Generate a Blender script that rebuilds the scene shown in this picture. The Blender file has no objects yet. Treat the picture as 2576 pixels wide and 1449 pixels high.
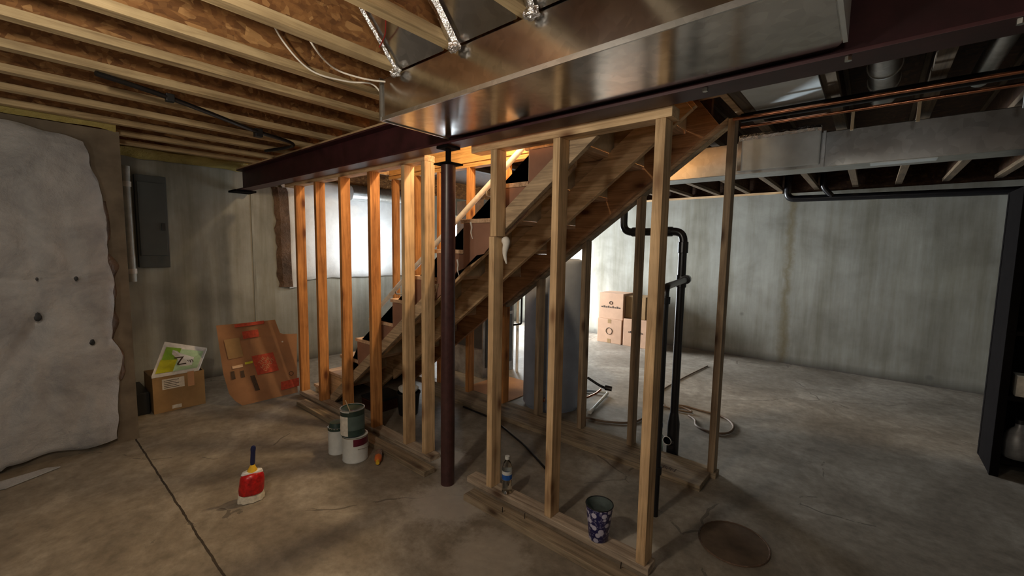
import bpy, bmesh, math, random
from mathutils import Vector, Matrix, noise
random.seed(7)
D = bpy.data; C = bpy.context.scene.collection
PI = math.pi

# ---------------------------------------------------------------- materials
def newmat(name):
    m = D.materials.new(name); m.use_nodes = True
    nt = m.node_tree; b = nt.nodes['Principled BSDF']
    return m, nt, b
def N(nt, t, **k):
    n = nt.nodes.new(t)
    for a, v in k.items(): setattr(n, a, v)
    return n
def coords(nt, scale=(1, 1, 1), rot=(0, 0, 0), rnd=True):
    tc = N(nt, 'ShaderNodeTexCoord'); mp = N(nt, 'ShaderNodeMapping')
    mp.inputs['Scale'].default_value = scale; mp.inputs['Rotation'].default_value = rot
    if rnd:
        oi = N(nt, 'ShaderNodeObjectInfo'); ml = N(nt, 'ShaderNodeMath', operation='MULTIPLY')
        ml.inputs[1].default_value = 37.0
        nt.links.new(oi.outputs['Random'], ml.inputs[0])
        ad = N(nt, 'ShaderNodeVectorMath', operation='ADD')
        nt.links.new(tc.outputs['Object'], ad.inputs[0]); nt.links.new(ml.outputs[0], ad.inputs[1])
        # offset after rotation is fine: any offset only picks another piece of board
        nt.links.new(ad.outputs[0], mp.inputs['Vector'])
    else:
        nt.links.new(tc.outputs['Object'], mp.inputs['Vector'])
    return mp.outputs[0]
def ramp(nt, fac, stops):
    r = N(nt, 'ShaderNodeValToRGB'); e = r.color_ramp.elements
    while len(e) < len(stops): e.new(0.5)
    for i, (p, c) in enumerate(stops):
        e[i].position = p; e[i].color = (*c, 1) if len(c) == 3 else c
    nt.links.new(fac, r.inputs[0]); return r.outputs[0]
def mix(nt, a, b, fac, mode='MIX'):
    m = N(nt, 'ShaderNodeMix', data_type='RGBA', blend_type=mode)
    for s, v in ((m.inputs[0], fac), (m.inputs[6], a), (m.inputs[7], b)):
        if hasattr(v, 'is_linked'): nt.links.new(v, s)
        elif isinstance(v, (int, float)): s.default_value = v
        else: s.default_value = (*v, 1)
    return m.outputs[2]
def noisetex(nt, vec, scale, detail=4, rough=.6, dist=0):
    n = N(nt, 'ShaderNodeTexNoise'); n.inputs['Scale'].default_value = scale
    n.inputs['Detail'].default_value = detail; n.inputs['Roughness'].default_value = rough
    n.inputs['Distortion'].default_value = dist
    nt.links.new(vec, n.inputs['Vector']); return n.outputs['Fac']
def bump(nt, b, h, strength=.3, dist=.01):
    bp = N(nt, 'ShaderNodeBump'); bp.inputs['Strength'].default_value = strength
    bp.inputs['Distance'].default_value = dist
    nt.links.new(h, bp.inputs['Height']); nt.links.new(bp.outputs[0], b.inputs['Normal'])
def plain(name, col, rough=.6, metal=0, noise_s=0, amt=.2, **kw):
    m, nt, b = newmat(name); b.inputs['Roughness'].default_value = rough; b.inputs['Metallic'].default_value = metal
    v = coords(nt)
    n = noisetex(nt, v, noise_s or 12)
    d = tuple(c * (1 - amt) for c in col); l = tuple(min(1, c * (1 + amt)) for c in col)
    nt.links.new(ramp(nt, n, [(.3, d), (.7, l)]), b.inputs['Base Color'])
    for k, val in kw.items(): b.inputs[k.replace('_', ' ')].default_value = val
    return m
def wood(name, axis, dark, light, rot=0, knots=True, rough=.72):
    m, nt, b = newmat(name); b.inputs['Roughness'].default_value = rough
    s = [34, 34, 34]; s['xyz'.index(axis)] = 1.6
    r = (0, rot, 0)
    v = coords(nt, tuple(s), r)
    n = noisetex(nt, v, 1.0, 6, .72, .8)
    col = ramp(nt, n, [(.36, tuple(q * .8 for q in dark)), (.5, tuple((a + c) / 2 for a, c in zip(dark, light))), (.62, light)])
    v2 = coords(nt, (1.6, 1.6, 1.6), (0, 0, 0))
    n2 = noisetex(nt, v2, 2.2, 3)
    col = mix(nt, col, ramp(nt, n2, [(.25, (.5, .44, .40)), (.7, (1.2, 1.17, 1.12))]), .6, 'MULTIPLY')
    if knots:
        s2 = [11, 11, 11]; s2['xyz'.index(axis)] = 4.6
        vk = coords(nt, tuple(s2), r)
        vo = N(nt, 'ShaderNodeTexVoronoi'); vo.inputs['Scale'].default_value = .75
        nt.links.new(vk, vo.inputs['Vector'])
        kf = ramp(nt, vo.outputs['Distance'], [(.09, (1, 1, 1)), (.21, (.35, .35, .35)), (.33, (0, 0, 0))])
        col = mix(nt, col, (dark[0] * .35, dark[1] * .25, dark[2] * .2), kf)
    nt.links.new(col, b.inputs['Base Color'])
    bump(nt, b, n, .25, .003)
    return m
SL = math.atan(.735)
M = {}
lw, dw = (.80, .58, .34), (.55, .35, .175)
for ax in 'xyz': M['pine_' + ax] = wood('pine_' + ax, ax, dw, lw)
M['pine_slope'] = wood('pine_slope', 'x', (.60, .36, .17), (.84, .58, .33), SL)
M['rail_wood'] = wood('rail_wood', 'x', (.34, .25, .16), (.66, .50, .32), SL, False)
M['old_z'] = wood('old_z', 'z', (.27, .19, .12), (.46, .35, .23))
M['orange_z'] = wood('orange_z', 'z', (.40, .155, .04), (.66, .31, .10))
M['treated'] = wood('treated', 'x', (.20, .155, .10), (.40, .32, .22))
M['flange'] = wood('flange', 'y', (.42, .30, .15), (.62, .48, .27), 0, False)
M['plate'] = wood('plate', 'x', (.34, .265, .19), (.60, .50, .39))
M['tread'] = wood('tread', 'y', (.55, .36, .22), (.78, .56, .38), 0, False)
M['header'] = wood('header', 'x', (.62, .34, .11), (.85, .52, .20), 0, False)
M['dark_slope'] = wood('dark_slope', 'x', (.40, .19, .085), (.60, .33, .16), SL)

def osb(name='osb', dk=1.0):
    m, nt, b = newmat(name); b.inputs['Roughness'].default_value = .8
    cols = []
    for i, (s, r) in enumerate((((46, 13, 34), .4), ((15, 42, 38), -.6), ((24, 22, 46), 1.2))):
        v = coords(nt, s, (r * .4, r * .3, r), True)
        n0 = N(nt, 'ShaderNodeTexVoronoi'); n0.inputs['Scale'].default_value = 1.15
        nt.links.new(v, n0.inputs['Vector'])
        sp = N(nt, 'ShaderNodeSeparateColor'); nt.links.new(n0.outputs['Color'], sp.inputs[0])
        cols.append(ramp(nt, sp.outputs[0], [(.0, (.13, .052, .014)), (.5, (.235, .10, .028)), (.88, (.34, .16, .05)), (1, (.60, .34, .13))]))
    n = noisetex(nt, coords(nt, (1, 1, 1)), 5, 3)
    c = mix(nt, cols[0], cols[1], ramp(nt, n, [(.45, (0, 0, 0)), (.55, (1, 1, 1))]))
    c = mix(nt, c, cols[2], .35)
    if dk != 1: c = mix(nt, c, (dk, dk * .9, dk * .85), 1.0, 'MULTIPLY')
    nt.links.new(c, b.inputs['Base Color']); bump(nt, b, noisetex(nt, coords(nt, (20, 20, 20)), 3), .3, .003)
    return m
M['osb'] = osb(); M['osb_dark'] = osb('osb_shaded', .22)  # osb_dark: same board, shade of the unlit rear ceiling put into the colour
M['flange_dark'] = wood('flange_shaded', 'y', (.085, .06, .033), (.17, .12, .07), 0, False)  # rear joist flanges, shade painted into the wood colour

def concrete_floor():
    m, nt, b = newmat('floor_concrete'); b.inputs['Roughness'].default_value = .55
    v = coords(nt, rnd=False)
    n1 = noisetex(nt, v, 1.25, 8, .68, .6); n2 = noisetex(nt, v, 14, 5, .7)
    c = ramp(nt, n1, [(.3, (.15, .128, .102)), (.5, (.245, .218, .182)), (.66, (.38, .35, .305))])
    c = mix(nt, c, ramp(nt, n2, [(.3, (.60, .58, .54)), (.7, (1.22, 1.2, 1.17))]), .8, 'MULTIPLY')
    sp = N(nt, 'ShaderNodeSeparateXYZ'); nt.links.new(v, sp.inputs[0])
    def mth(op, a, bb=None, cl=False):
        k = N(nt, 'ShaderNodeMath', operation=op, use_clamp=cl)
        for i, q in enumerate((a, bb)):
            if q is None: continue
            if hasattr(q, 'is_linked'): nt.links.new(q, k.inputs[i])
            else: k.inputs[i].default_value = q
        return k.outputs[0]
    # slightly warmer tint on the open floor at the left, greyer towards the back wall
    g = mth('DIVIDE', mth('ADD', sp.outputs[1], .6), 4.0, True)
    c = mix(nt, mix(nt, c, (1.05, 1.0, .90), 1.0, 'MULTIPLY'), c, g)
    # control joint along x at y = .555, wobbling a little
    wob = mth('MULTIPLY', noisetex(nt, v, 9, 4), .02)
    j = mth('ABSOLUTE', mth('SUBTRACT', mth('ADD', sp.outputs[1], wob), .565))
    jm = mth('LESS_THAN', j, .0055)
    c = mix(nt, c, (.045, .035, .025), jm)
    # hairline cracks
    vo = N(nt, 'ShaderNodeTexVoronoi', feature='DISTANCE_TO_EDGE'); vo.inputs['Scale'].default_value = .55
    vd = N(nt, 'ShaderNodeVectorMath', operation='ADD'); nn = N(nt, 'ShaderNodeTexNoise'); nn.inputs['Scale'].default_value = 3
    nt.links.new(v, nn.inputs['Vector']); sc = N(nt, 'ShaderNodeVectorMath', operation='SCALE'); sc.inputs['Scale'].default_value = .25
    nt.links.new(nn.outputs['Color'], sc.inputs[0]); nt.links.new(v, vd.inputs[0]); nt.links.new(sc.outputs[0], vd.inputs[1])
    nt.links.new(vd.outputs[0], vo.inputs['Vector'])
    cr = mth('MULTIPLY', mth('LESS_THAN', vo.outputs['Distance'], .0035), mth('GREATER_THAN', n1, .53))
    c = mix(nt, c, (.09, .075, .06), mth('MULTIPLY', cr, .7))
    # pale plaster dust at the column foot and along the plates
    def spot(x, y, r, col, c, amt=.8, ns=7):
        dx = mth('SUBTRACT', sp.outputs[0], x); dy = mth('SUBTRACT', sp.outputs[1], y)
        dd = mth('SQRT', mth('ADD', mth('MULTIPLY', dx, dx), mth('MULTIPLY', dy, dy)))
        f = mth('SUBTRACT', 1.0, mth('DIVIDE', dd, r), True)
        f = mth('ADD', mth('MULTIPLY', f, 2.2), mth('SUBTRACT', mth('MULTIPLY', noisetex(nt, v, ns, 6, .75), 1.6), 1.55), True)
        f = mth('MINIMUM', mth('MAXIMUM', f, 0.0), amt)
        return mix(nt, c, col, f)
    c = spot(-1.85, 1.62, .42, (.50, .47, .42), c, .6)
    c = spot(-1.35, 1.45, .35, (.42, .38, .32), c, .45)
    c = spot(-.82, 1.99, .22, (.60, .56, .48), c, .7, 12)
    c = spot(-2.25, 1.99, .25, (.60, .58, .54), c, .6)
    c = spot(-.9, 1.2, .5, (.36, .31, .25), c, .5, 4)
    c = spot(-.45, 2.38, .30, (.13, .115, .095), c, .5, 4)
    nt.links.new(c, b.inputs['Base Color'])
    bump(nt, b, n2, .25, .004)
    return m
M['floor'] = concrete_floor()

def concrete_wall():
    m, nt, b = newmat('wall_concrete'); b.inputs['Roughness'].default_value = .85
    v = coords(nt, rnd=False)
    n1 = noisetex(nt, v, 1.3, 6, .6, .3)
    c = ramp(nt, n1, [(.3, (.20, .195, .165)), (.5, (.29, .29, .255)), (.7, (.37, .375, .335))])
    # vertical form stains
    v2 = coords(nt, (3.2, 3.2, .25), rnd=False); n2 = noisetex(nt, v2, 1.0, 5, .7)
    c = mix(nt, c, ramp(nt, n2, [(.35, (.62, .58, .48)), (.6, (1.08, 1.08, 1.08))]), .8, 'MULTIPLY')
    n3 = noisetex(nt, v, 45, 3)
    # rusty streak near x = -.85 on the back wall
    sp = N(nt, 'ShaderNodeSeparateXYZ'); nt.links.new(v, sp.inputs[0])
    def mth(op, a, bb=None, cl=False):
        k = N(nt, 'ShaderNodeMath', operation=op, use_clamp=cl)
        for i, q in enumerate((a, bb)):
            if q is None: continue
            if hasattr(q, 'is_linked'): nt.links.new(q, k.inputs[i])
            else: k.inputs[i].default_value = q
        return k.outputs[0]
    w = mth('MULTIPLY', noisetex(nt, v, 3.5, 5, .7), .22)
    j = mth('ABSOLUTE', mth('SUBTRACT', mth('ADD', sp.outputs[0], w), -.76))
    f = mth('SUBTRACT', 1.0, mth('DIVIDE', j, .075), True)
    c = mix(nt, c, (.16, .125, .06), mth('MULTIPLY', f, .75))
    # dark line fading out just above the bottom
    fb = mth('SUBTRACT', 1.0, mth('DIVIDE', sp.outputs[2], .12), True)
    c = mix(nt, c, (.06, .05, .04), mth('MULTIPLY', fb, .8))
    # tie holes / speckles
    vo = N(nt, 'ShaderNodeTexVoronoi'); vo.inputs['Scale'].default_value = 1.6; nt.links.new(v, vo.inputs['Vector'])
    c = mix(nt, c, (.12, .115, .10), ramp(nt, vo.outputs['Distance'], [(.03, (.7, .7, .7)), (.07, (0, 0, 0))]))
    nt.links.new(c, b.inputs['Base Color']); bump(nt, b, n3, .25, .004)
    return m
M['wall'] = concrete_wall(); M['wall_brown'] = plain('wall_brown_tone', (.15, .12, .085), .9, 0, 4, .4)  # wall_brown: darker, mottled brown for the near left wall

def galvanized(name, base=.62, rough=.28, warm=False):
    m, nt, b = newmat(name); b.inputs['Metallic'].default_value = 1
    v = coords(nt)
    vo = N(nt, 'ShaderNodeTexVoronoi'); vo.inputs['Scale'].default_value = 28; nt.links.new(v, vo.inputs['Vector'])
    sp = N(nt, 'ShaderNodeSeparateColor'); nt.links.new(vo.outputs['Color'], sp.inputs[0])
    g = (base, base * .99, base * .96) if warm else (base * .96, base, base * 1.02)
    c = ramp(nt, sp.outputs[0], [(0, tuple(a * .86 for a in g)), (1, tuple(min(1, a * 1.06) for a in g))])
    n = noisetex(nt, v, 2.2, 4)
    c = mix(nt, c, ramp(nt, n, [(.35, (.72, .7, .66)), (.65, (1, 1, 1))]), .7, 'MULTIPLY')
    nt.links.new(c, b.inputs['Base Color'])
    mr = N(nt, 'ShaderNodeMapRange'); mr.inputs['To Min'].default_value = rough * .75; mr.inputs['To Max'].default_value = rough * 1.5
    nt.links.new(n, mr.inputs[0]); nt.links.new(mr.outputs[0], b.inputs['Roughness'])
    bump(nt, b, noisetex(nt, v, 3.0, 2), .12, .02)
    return m
M['duct'] = galvanized('duct_metal', .66, .17, True)
M['duct2'] = galvanized('duct_metal_far', .66, .30)
M['pan'] = plain('panning_metal', (.78, .86, .89), .35, .15, 5, .12)
def foil():
    m, nt, b = newmat('foil'); b.inputs['Metallic'].default_value = 1; b.inputs['Roughness'].default_value = .16
    b.inputs['Base Color'].default_value = (.9, .91, .93, 1)
    bump(nt, b, noisetex(nt, coords(nt, (50, 50, 50)), 1, 4, .7), .9, .01); return m
M['foil'] = foil()
M['maroon'] = plain('maroon_primer', (.055, .013, .016), .5, 0, 9, .35)
M['column'] = plain('column_paint', (.055, .022, .022), .34, .0, 30, .25)
M['black_pipe'] = plain('abs_black', (.008, .008, .010), .28)
M['white_paint'] = plain('white_paint', (.70, .69, .66), .4)
M['cream'] = plain('cream_rail', (.90, .86, .78), .35)
M['pink'] = plain('paper_board', (.30, .155, .10), .85, 0, 3.5, .22)
M['cream_edge'] = plain('cream_edge', (.62, .50, .33), .6)
M['plaster'] = plain('plaster', (.80, .78, .72), .7)
M['copper'] = plain('copper', (.70, .30, .17), .25, 1)
M['tank'] = plain('tank_jacket', (.27, .31, .39), .5, .1, 6, .12)
M['furnace'] = plain('furnace_enamel', (.045, .047, .052), .4, .2)
M['furnace_grey'] = plain('furnace_sheet', (.28, .28, .28), .45, .5, 8, .4)
M['card'] = plain('cardboard', (.52, .285, .15), .85, 0, 5, .14)
M['card_dark'] = plain('cardboard_dull', (.30, .185, .08), .85, 0, 6, .2)
M['card_pink'] = plain('cardboard_pale', (.50, .31, .20), .85, 0, 5, .1)
M['red_print'] = plain('red_print', (.42, .055, .025), .8, 0, 40, .3)
M['black_print'] = plain('black_print', (.06, .035, .02), .8, 0, 40, .3)
M['paper'] = plain('paper_label', (.62, .58, .50), .7, 0, 30, .2)
M['green'] = plain('green_print', (.22, .42, .03), .5, 0, 8, .4)
M['pale_green'] = plain('pale_green_print', (.42, .60, .36), .5, 0, 8, .3)
M['yellow_print'] = plain('yellow_print', (.55, .55, .02), .5, 0, 8, .3)
M['panel_grey'] = plain('breaker_panel_grey', (.055, .065, .065), .5, .1, 6, .1)
M['pvc'] = plain('pvc_conduit', (.44, .47, .46), .4)
M['black'] = plain('black_plastic', (.010, .010, .011), .45)
M['dark_steel'] = plain('dark_steel', (.006, .005, .005), .9, Specular_IOR_Level=.05)
M['navy'] = plain('navy_handle', (.012, .016, .07), .3)
M['yellow'] = plain('yellow_plastic', (.80, .48, .03), .4)
M['red'] = plain('red_sleeve', (.42, .008, .008), .3, 0, 45, .5)
M['bristle'] = plain('bristle', (.68, .62, .50), .9, 0, 60, .2)
M['can_white'] = plain('can_white', (.62, .64, .62), .4, 0, 20, .08)
M['maroon_label'] = plain('maroon_label', (.10, .006, .022), .35)
M['green_dark'] = plain('can_green', (.022, .045, .036), .35)
M['teal_label'] = plain('teal_label', (.07, .105, .095), .45)
M['tin'] = plain('tin', (.55, .55, .52), .3, 1)
M['inside_brown'] = plain('paint_residue', (.035, .008, .006), .3)
M['orange'] = plain('orange_label', (.55, .13, .03), .5)
M['brown_label'] = plain('brown_label', (.20, .13, .10), .5, 0, 60, .5)
M['hose'] = plain('cord', (.15, .10, .065), .6)
M['wire'] = plain('white_wire', (.80, .74, .64), .4)
M['red_wire'] = plain('red_wire', (.25, .02, .015), .4)
M['blue'] = plain('blue_label', (.02, .10, .38), .4, 0, 70, .4)
M['nail'] = plain('nail', (.06, .055, .05), .4, .8)
M['patch'] = plain('floor_patch', (.105, .072, .045), .9, 0, 7, .4)

def insulation(name, lo, hi, bs):
    m, nt, b = newmat(name); b.inputs['Roughness'].default_value = .55
    v = coords(nt); n = noisetex(nt, v, 3.0, 6, .65, .5)
    nt.links.new(ramp(nt, n, [(.3, lo), (.65, hi)]), b.inputs['Base Color'])
    bump(nt, b, noisetex(nt, v, 9, 6, .7), bs, .03); return m
M['insul'] = insulation('insulation_facing', (.26, .26, .265), (.47, .465, .46), .6)
M['insul_white'] = insulation('insulation_white', (.60, .62, .63), (.78, .80, .80), .2)
M['fiber_brown'] = insulation('fiberglass_brown', (.04, .022, .012), (.17, .10, .06), 1.0)
M['fiber_yellow'] = insulation('fiberglass_yellow', (.26, .20, .045), (.46, .38, .12), 1.0)
def floral():
    m, nt, b = newmat('floral_print'); b.inputs['Roughness'].default_value = .45
    v = coords(nt, (1, 1, 1), rnd=False)
    vo = N(nt, 'ShaderNodeTexVoronoi'); vo.inputs['Scale'].default_value = 30; nt.links.new(v, vo.inputs['Vector'])
    f = ramp(nt, vo.outputs['Distance'], [(.38, (.62, .60, .76)), (.46, (.02, .018, .10))])
    v2 = N(nt, 'ShaderNodeTexVoronoi'); v2.inputs['Scale'].default_value = 85; nt.links.new(v, v2.inputs['Vector'])
    g = ramp(nt, v2.outputs['Distance'], [(.30, (.35, .33, .50)), (.42, (.02, .018, .09))])
    nt.links.new(mix(nt, f, g, .45, 'LIGHTEN'), b.inputs['Base Color']); return m
M['floral'] = floral()
M['bucket_in'] = plain('galvanized_inside', (.16, .20, .19), .45, .5, 14, .3)
def glass(name, col, tr=1.0):
    m, nt, b = newmat(name); b.inputs['Base Color'].default_value = (*col, 1); b.inputs['Roughness'].default_value = .06
    b.inputs['Transmission Weight'].default_value = tr; b.inputs['IOR'].default_value = 1.25
    n = noisetex(nt, coords(nt), 20); bump(nt, b, n, .1, .002); return m
M['pet'] = glass('clear_plastic', (.93, .95, .94))
M['spray'] = glass('cloudy_plastic', (.62, .72, .66), .5)
m, nt, b = newmat('daylight_glass'); M['daylight'] = m
b.inputs['Base Color'].default_value = (.8, .9, 1, 1); b.inputs['Emission Color'].default_value = (.80, .90, 1, 1)
n = noisetex(nt, coords(nt), 1.5); mr = N(nt, 'ShaderNodeMapRange'); mr.inputs['To Min'].default_value = 5; mr.inputs['To Max'].default_value = 8
nt.links.new(n, mr.inputs[0]); nt.links.new(mr.outputs[0], b.inputs['Emission Strength'])

# ---------------------------------------------------------------- mesh helpers (all in world metres)
def bm_box(bm, x, y, z):
    vs = [bm.verts.new((a, b_, c)) for a in x for b_ in y for c in z]
    for f in ((0, 1, 3, 2), (4, 6, 7, 5), (0, 4, 5, 1), (2, 3, 7, 6), (0, 2, 6, 4), (1, 5, 7, 3)):
        bm.faces.new([vs[i] for i in f])
def bm_prism(bm, pts, axis, a, b_):
    """polygon pts in the plane across `axis`, extruded from a to b_ along it"""
    def P(p, t):
        return {'x': (t, p[0], p[1]), 'y': (p[0], t, p[1]), 'z': (p[0], p[1], t)}[axis]
    A = [bm.verts.new(P(p, a)) for p in pts]; B = [bm.verts.new(P(p, b_)) for p in pts]
    bm.faces.new(A); bm.faces.new(B[::-1]); n = len(pts)
    for i in range(n): bm.faces.new((A[i], B[i], B[(i + 1) % n], A[(i + 1) % n]))
def bm_tube(bm, path, r, seg=14, caps=True):
    path = [Vector(p) for p in path]; rings = []
    up = Vector((0, 0, 1)); prev = None
    for i, p in enumerate(path):
        t = (path[min(i + 1, len(path) - 1)] - path[max(i - 1, 0)]).normalized()
        if prev is None:
            u = t.cross(up)
            if u.length < .1: u = t.cross(Vector((1, 0, 0)))
        else: u = prev - t * prev.dot(t)
        u.normalize(); prev = u; w = t.cross(u)
        rr = r[i] if isinstance(r, (list, tuple)) else r
        rings.append([bm.verts.new(p + (u * math.cos(2 * PI * k / seg) + w * math.sin(2 * PI * k / seg)) * rr) for k in range(seg)])
    for a, b_ in zip(rings, rings[1:]):
        for k in range(seg): bm.faces.new((a[k], a[(k + 1) % seg], b_[(k + 1) % seg], b_[k]))
    if caps: bm.faces.new(rings[0][::-1]); bm.faces.new(rings[-1])
def bm_lathe(bm, prof, c, seg=32, a0=0, a1=2 * PI):
    full = abs(a1 - a0 - 2 * PI) < 1e-6; n = seg if full else seg + 1
    rings = []
    for r, z in prof:
        rings.append([bm.verts.new((c[0] + max(r, 1e-5) * math.cos(a0 + (a1 - a0) * k / seg), c[1] + max(r, 1e-5) * math.sin(a0 + (a1 - a0) * k / seg), c[2] + z)) for k in range(n)])
    for a, b_ in zip(rings, rings[1:]):
        for k in range(seg): bm.faces.new((a[k], a[(k + 1) % n], b_[(k + 1) % n], b_[k]))
def smooth_path(pts, n=8):
    pts = [Vector(p) for p in pts]; out = []
    for i in range(len(pts) - 1):
        p0, p1, p2, p3 = pts[max(i - 1, 0)], pts[i], pts[i + 1], pts[min(i + 2, len(pts) - 1)]
        for k in range(n):
            t = k / n
            out.append(.5 * ((2 * p1) + (-p0 + p2) * t + (2 * p0 - 5 * p1 + 4 * p2 - p3) * t * t + (-p0 + 3 * p1 - 3 * p2 + p3) * t ** 3))
    out.append(pts[-1]); return out
def elbow(pts, r, n=6):
    """polyline with rounded corners of radius r"""
    pts = [Vector(p) for p in pts]; out = [pts[0]]
    for i in range(1, len(pts) - 1):
        a, b_, c = pts[i - 1], pts[i], pts[i + 1]
        p = b_ + (a - b_).normalized() * r; q = b_ + (c - b_).normalized() * r
        for k in range(n + 1):
            t = k / n; out.append((1 - t) ** 2 * p + 2 * t * (1 - t) * b_ + t * t * q)
    out.append(pts[-1]); return out
def put(name, bm, m, parent=None, bevel=0, smooth=False, origin=None):
    """link bm as one mesh object; the origin is the parent's, else the middle of the base"""
    if isinstance(bm, (list, tuple)):
        b2 = bmesh.new(); bm_box(b2, *bm); bm = b2
    bmesh.ops.recalc_face_normals(bm, faces=bm.faces)
    if bevel:
        es = [e for e in bm.edges if len(e.link_faces) == 2 and e.calc_face_angle(0) > .6]
        bmesh.ops.bevel(bm, geom=es, offset=bevel, segments=2, affect='EDGES', profile=.6, clamp_overlap=True)
    if parent is not None:
        o0 = Vector(parent['_o'])
    elif origin is not None: o0 = Vector(origin)
    else:
        xs = [v.co for v in bm.verts]
        lo = Vector([min(c[i] for c in xs) for i in range(3)]); hi = Vector([max(c[i] for c in xs) for i in range(3)])
        o0 = Vector(((lo.x + hi.x) / 2, (lo.y + hi.y) / 2, lo.z))
    for v in bm.verts: v.co -= o0
    me = D.meshes.new(name)
    if smooth:
        for f in bm.faces: f.smooth = True
    bm.to_mesh(me); bm.free()
    if smooth:
        try: me.set_sharp_from_angle(angle=.7)
        except Exception: pass
    for q in (m if isinstance(m, list) else [m]): me.materials.append(q)
    o = D.objects.new(name, me); C.objects.link(o); o['_o'] = tuple(o0)
    if parent is None: o.location = o0
    else: o.parent = parent
    return o
def thing(name, label, cat, loc, group=None):
    o = D.objects.new(name, None); C.objects.link(o); o.location = loc; o['_o'] = tuple(loc)
    o.empty_display_size = .1
    return tag(o, label, cat, group)
def tag(o, label, cat, group=None, kind=None):
    o['label'] = label; o['category'] = cat
    if group: o['group'] = group
    if kind: o['kind'] = kind
    return o
def struct(name, bm, m, **k):
    o = put(name, bm, m, **k); o['kind'] = 'structure'; return o
ORD = ['first', 'second', 'third', 'fourth', 'fifth', 'sixth', 'seventh', 'eighth', 'ninth', 'tenth', 'eleventh', 'twelfth', 'thirteenth']

# ---------------------------------------------------------------- setting
ZJ, ZS = 2.375, 2.675            # joist bottoms, subfloor underside
struct('floor', ((-8, 3.4), (-3, 9.6), (-.12, 0)), M['floor'], origin=(0, 0, 0))
bm = bmesh.new()
bm_box(bm, (-8, 3.4), (-3, 1.99), (ZS, ZS + .02)); bm_box(bm, (-8, -4.46), (1.99, 2.98), (ZS, ZS + .02))
struct('ceiling', bm, M['osb'], origin=(0, 0, ZS))
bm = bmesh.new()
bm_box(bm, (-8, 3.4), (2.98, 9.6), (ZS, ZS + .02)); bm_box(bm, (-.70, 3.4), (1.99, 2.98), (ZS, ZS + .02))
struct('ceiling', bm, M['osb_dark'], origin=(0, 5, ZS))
struct('wall_left', ((-5.95, -4.30), (-3, .578), (0, 2.34)), M['wall_brown'], origin=(0, 0, 0))
bm = bmesh.new(); bm_box(bm, (-5.95, -5.70), (.578, 4.9), (0, 2.40)); bm_box(bm, (-5.95, -5.70), (4.9, 6.7), (2.1, 2.40)); bm_box(bm, (-5.95, -5.70), (6.7, 7.15), (0, 2.40))
struct('wall_far_left', bm, M['wall'], origin=(0, 0, 0))
struct('wall_back', ((-5.70, 3.2), (6.90, 7.15), (0, 2.34)), M['wall'], origin=(0, 0, 0))
struct('wall_right', ((3.2, 3.4), (-3, 7.15), (0, 2.37)), M['wall'], origin=(0, 0, 0))
struct('wall_front', ((-4.3, 3.2), (-3.2, -3), (0, 2.37)), M['wall'], origin=(0, 0, 0))
bm = bmesh.new(); bm_box(bm, (-5.98, -5.70), (-3, 7.15), (2.402, ZS)); struct('trim_1', bm, M['osb'])
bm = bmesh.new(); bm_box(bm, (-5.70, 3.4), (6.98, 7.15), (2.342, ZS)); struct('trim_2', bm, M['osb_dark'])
struct('trim_3', ((3.2, 3.4), (-3, 6.97), (2.372, ZS)), M['osb'])
struct('trim_4', ((-5.69, 3.19), (-3.2, -3.0), (2.372, ZS)), M['osb'])
# glass door in the far left wall that lets the daylight in
d = put('door_1', ((-5.86, -5.84), (4.95, 6.65), (.05, 2.06)), M['daylight'], origin=(-5.85, 5.8, 0)); d['kind'] = 'structure'
bm = bmesh.new()
for y in ((4.9, 4.97), (5.77, 5.83), (6.63, 6.7)): bm_box(bm, (-5.88, -5.78), y, (0, 2.1))
for z in ((0, .06), (2.05, 2.1)): bm_box(bm, (-5.88, -5.78), (4.97, 6.63), z)
put('door_frame', bm, M['white_paint'], d)
# stairwell walls of the floor above, seen only by the light
bm = bmesh.new()
bm_box(bm, (-4.50, -.66), (1.93, 1.965), (ZS + .02, 3.6)); bm_box(bm, (-4.50, -.66), (3.0, 3.035), (ZS + .02, 3.6)); bm_box(bm, (-4.54, -4.50), (1.93, 3.035), (ZS + .02, 3.6))
struct('wall_stairwell', bm, M['plaster'])

# vertical pour seams on the far left wall
for i, (y, z0, z1) in enumerate(((1.90, 0, 2.36),)):
    struct('trim_5', ((-5.70, -5.692), (y, y + .025), (z0, z1)), M['wall'])

# ---------------------------------------------------------------- i-joists
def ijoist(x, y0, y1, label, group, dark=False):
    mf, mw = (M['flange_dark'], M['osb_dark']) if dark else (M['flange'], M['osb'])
    t = thing('i_joist', label, 'joist', (x, (y0 + y1) / 2, ZJ), group)
    put('bottom_flange', ((x - .030, x + .030), (y0, y1), (ZJ, ZJ + .038)), mf, t, .0015)
    put('web', ((x - .005, x + .005), (y0, y1), (ZJ + .038, ZS - .038)), mw, t)
    put('top_flange', ((x - .030, x + .030), (y0, y1), (ZS - .038, ZS - .001)), mf, t)
    return t
front = [-.62, -1.02, -1.425, -1.82, -2.22, -2.59, -3.00, -3.41, -3.81, -4.21, -4.61, -5.01]
fl = ['pale i-joist above the long galvanized duct, nearest its open right half',
      'pale i-joist whose end meets the duct top at the third foil strip',
      'bright i-joist ending on the duct beside the widest foil strip',
      'bright i-joist meeting the left top corner of the galvanized duct']
for k, x in enumerate(front):
    lab = fl[k] if k < 4 else 'i-joist over the open floor, %s one left of the galvanized duct corner' % ORD[k - 4]
    ijoist(x, -2.9 if x > -4.3 else .60, 1.835, lab, 'i-joists in front of the steel beam')
back = [-.62, -.22, .18, .58, .98, 1.38, 1.78]
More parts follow.
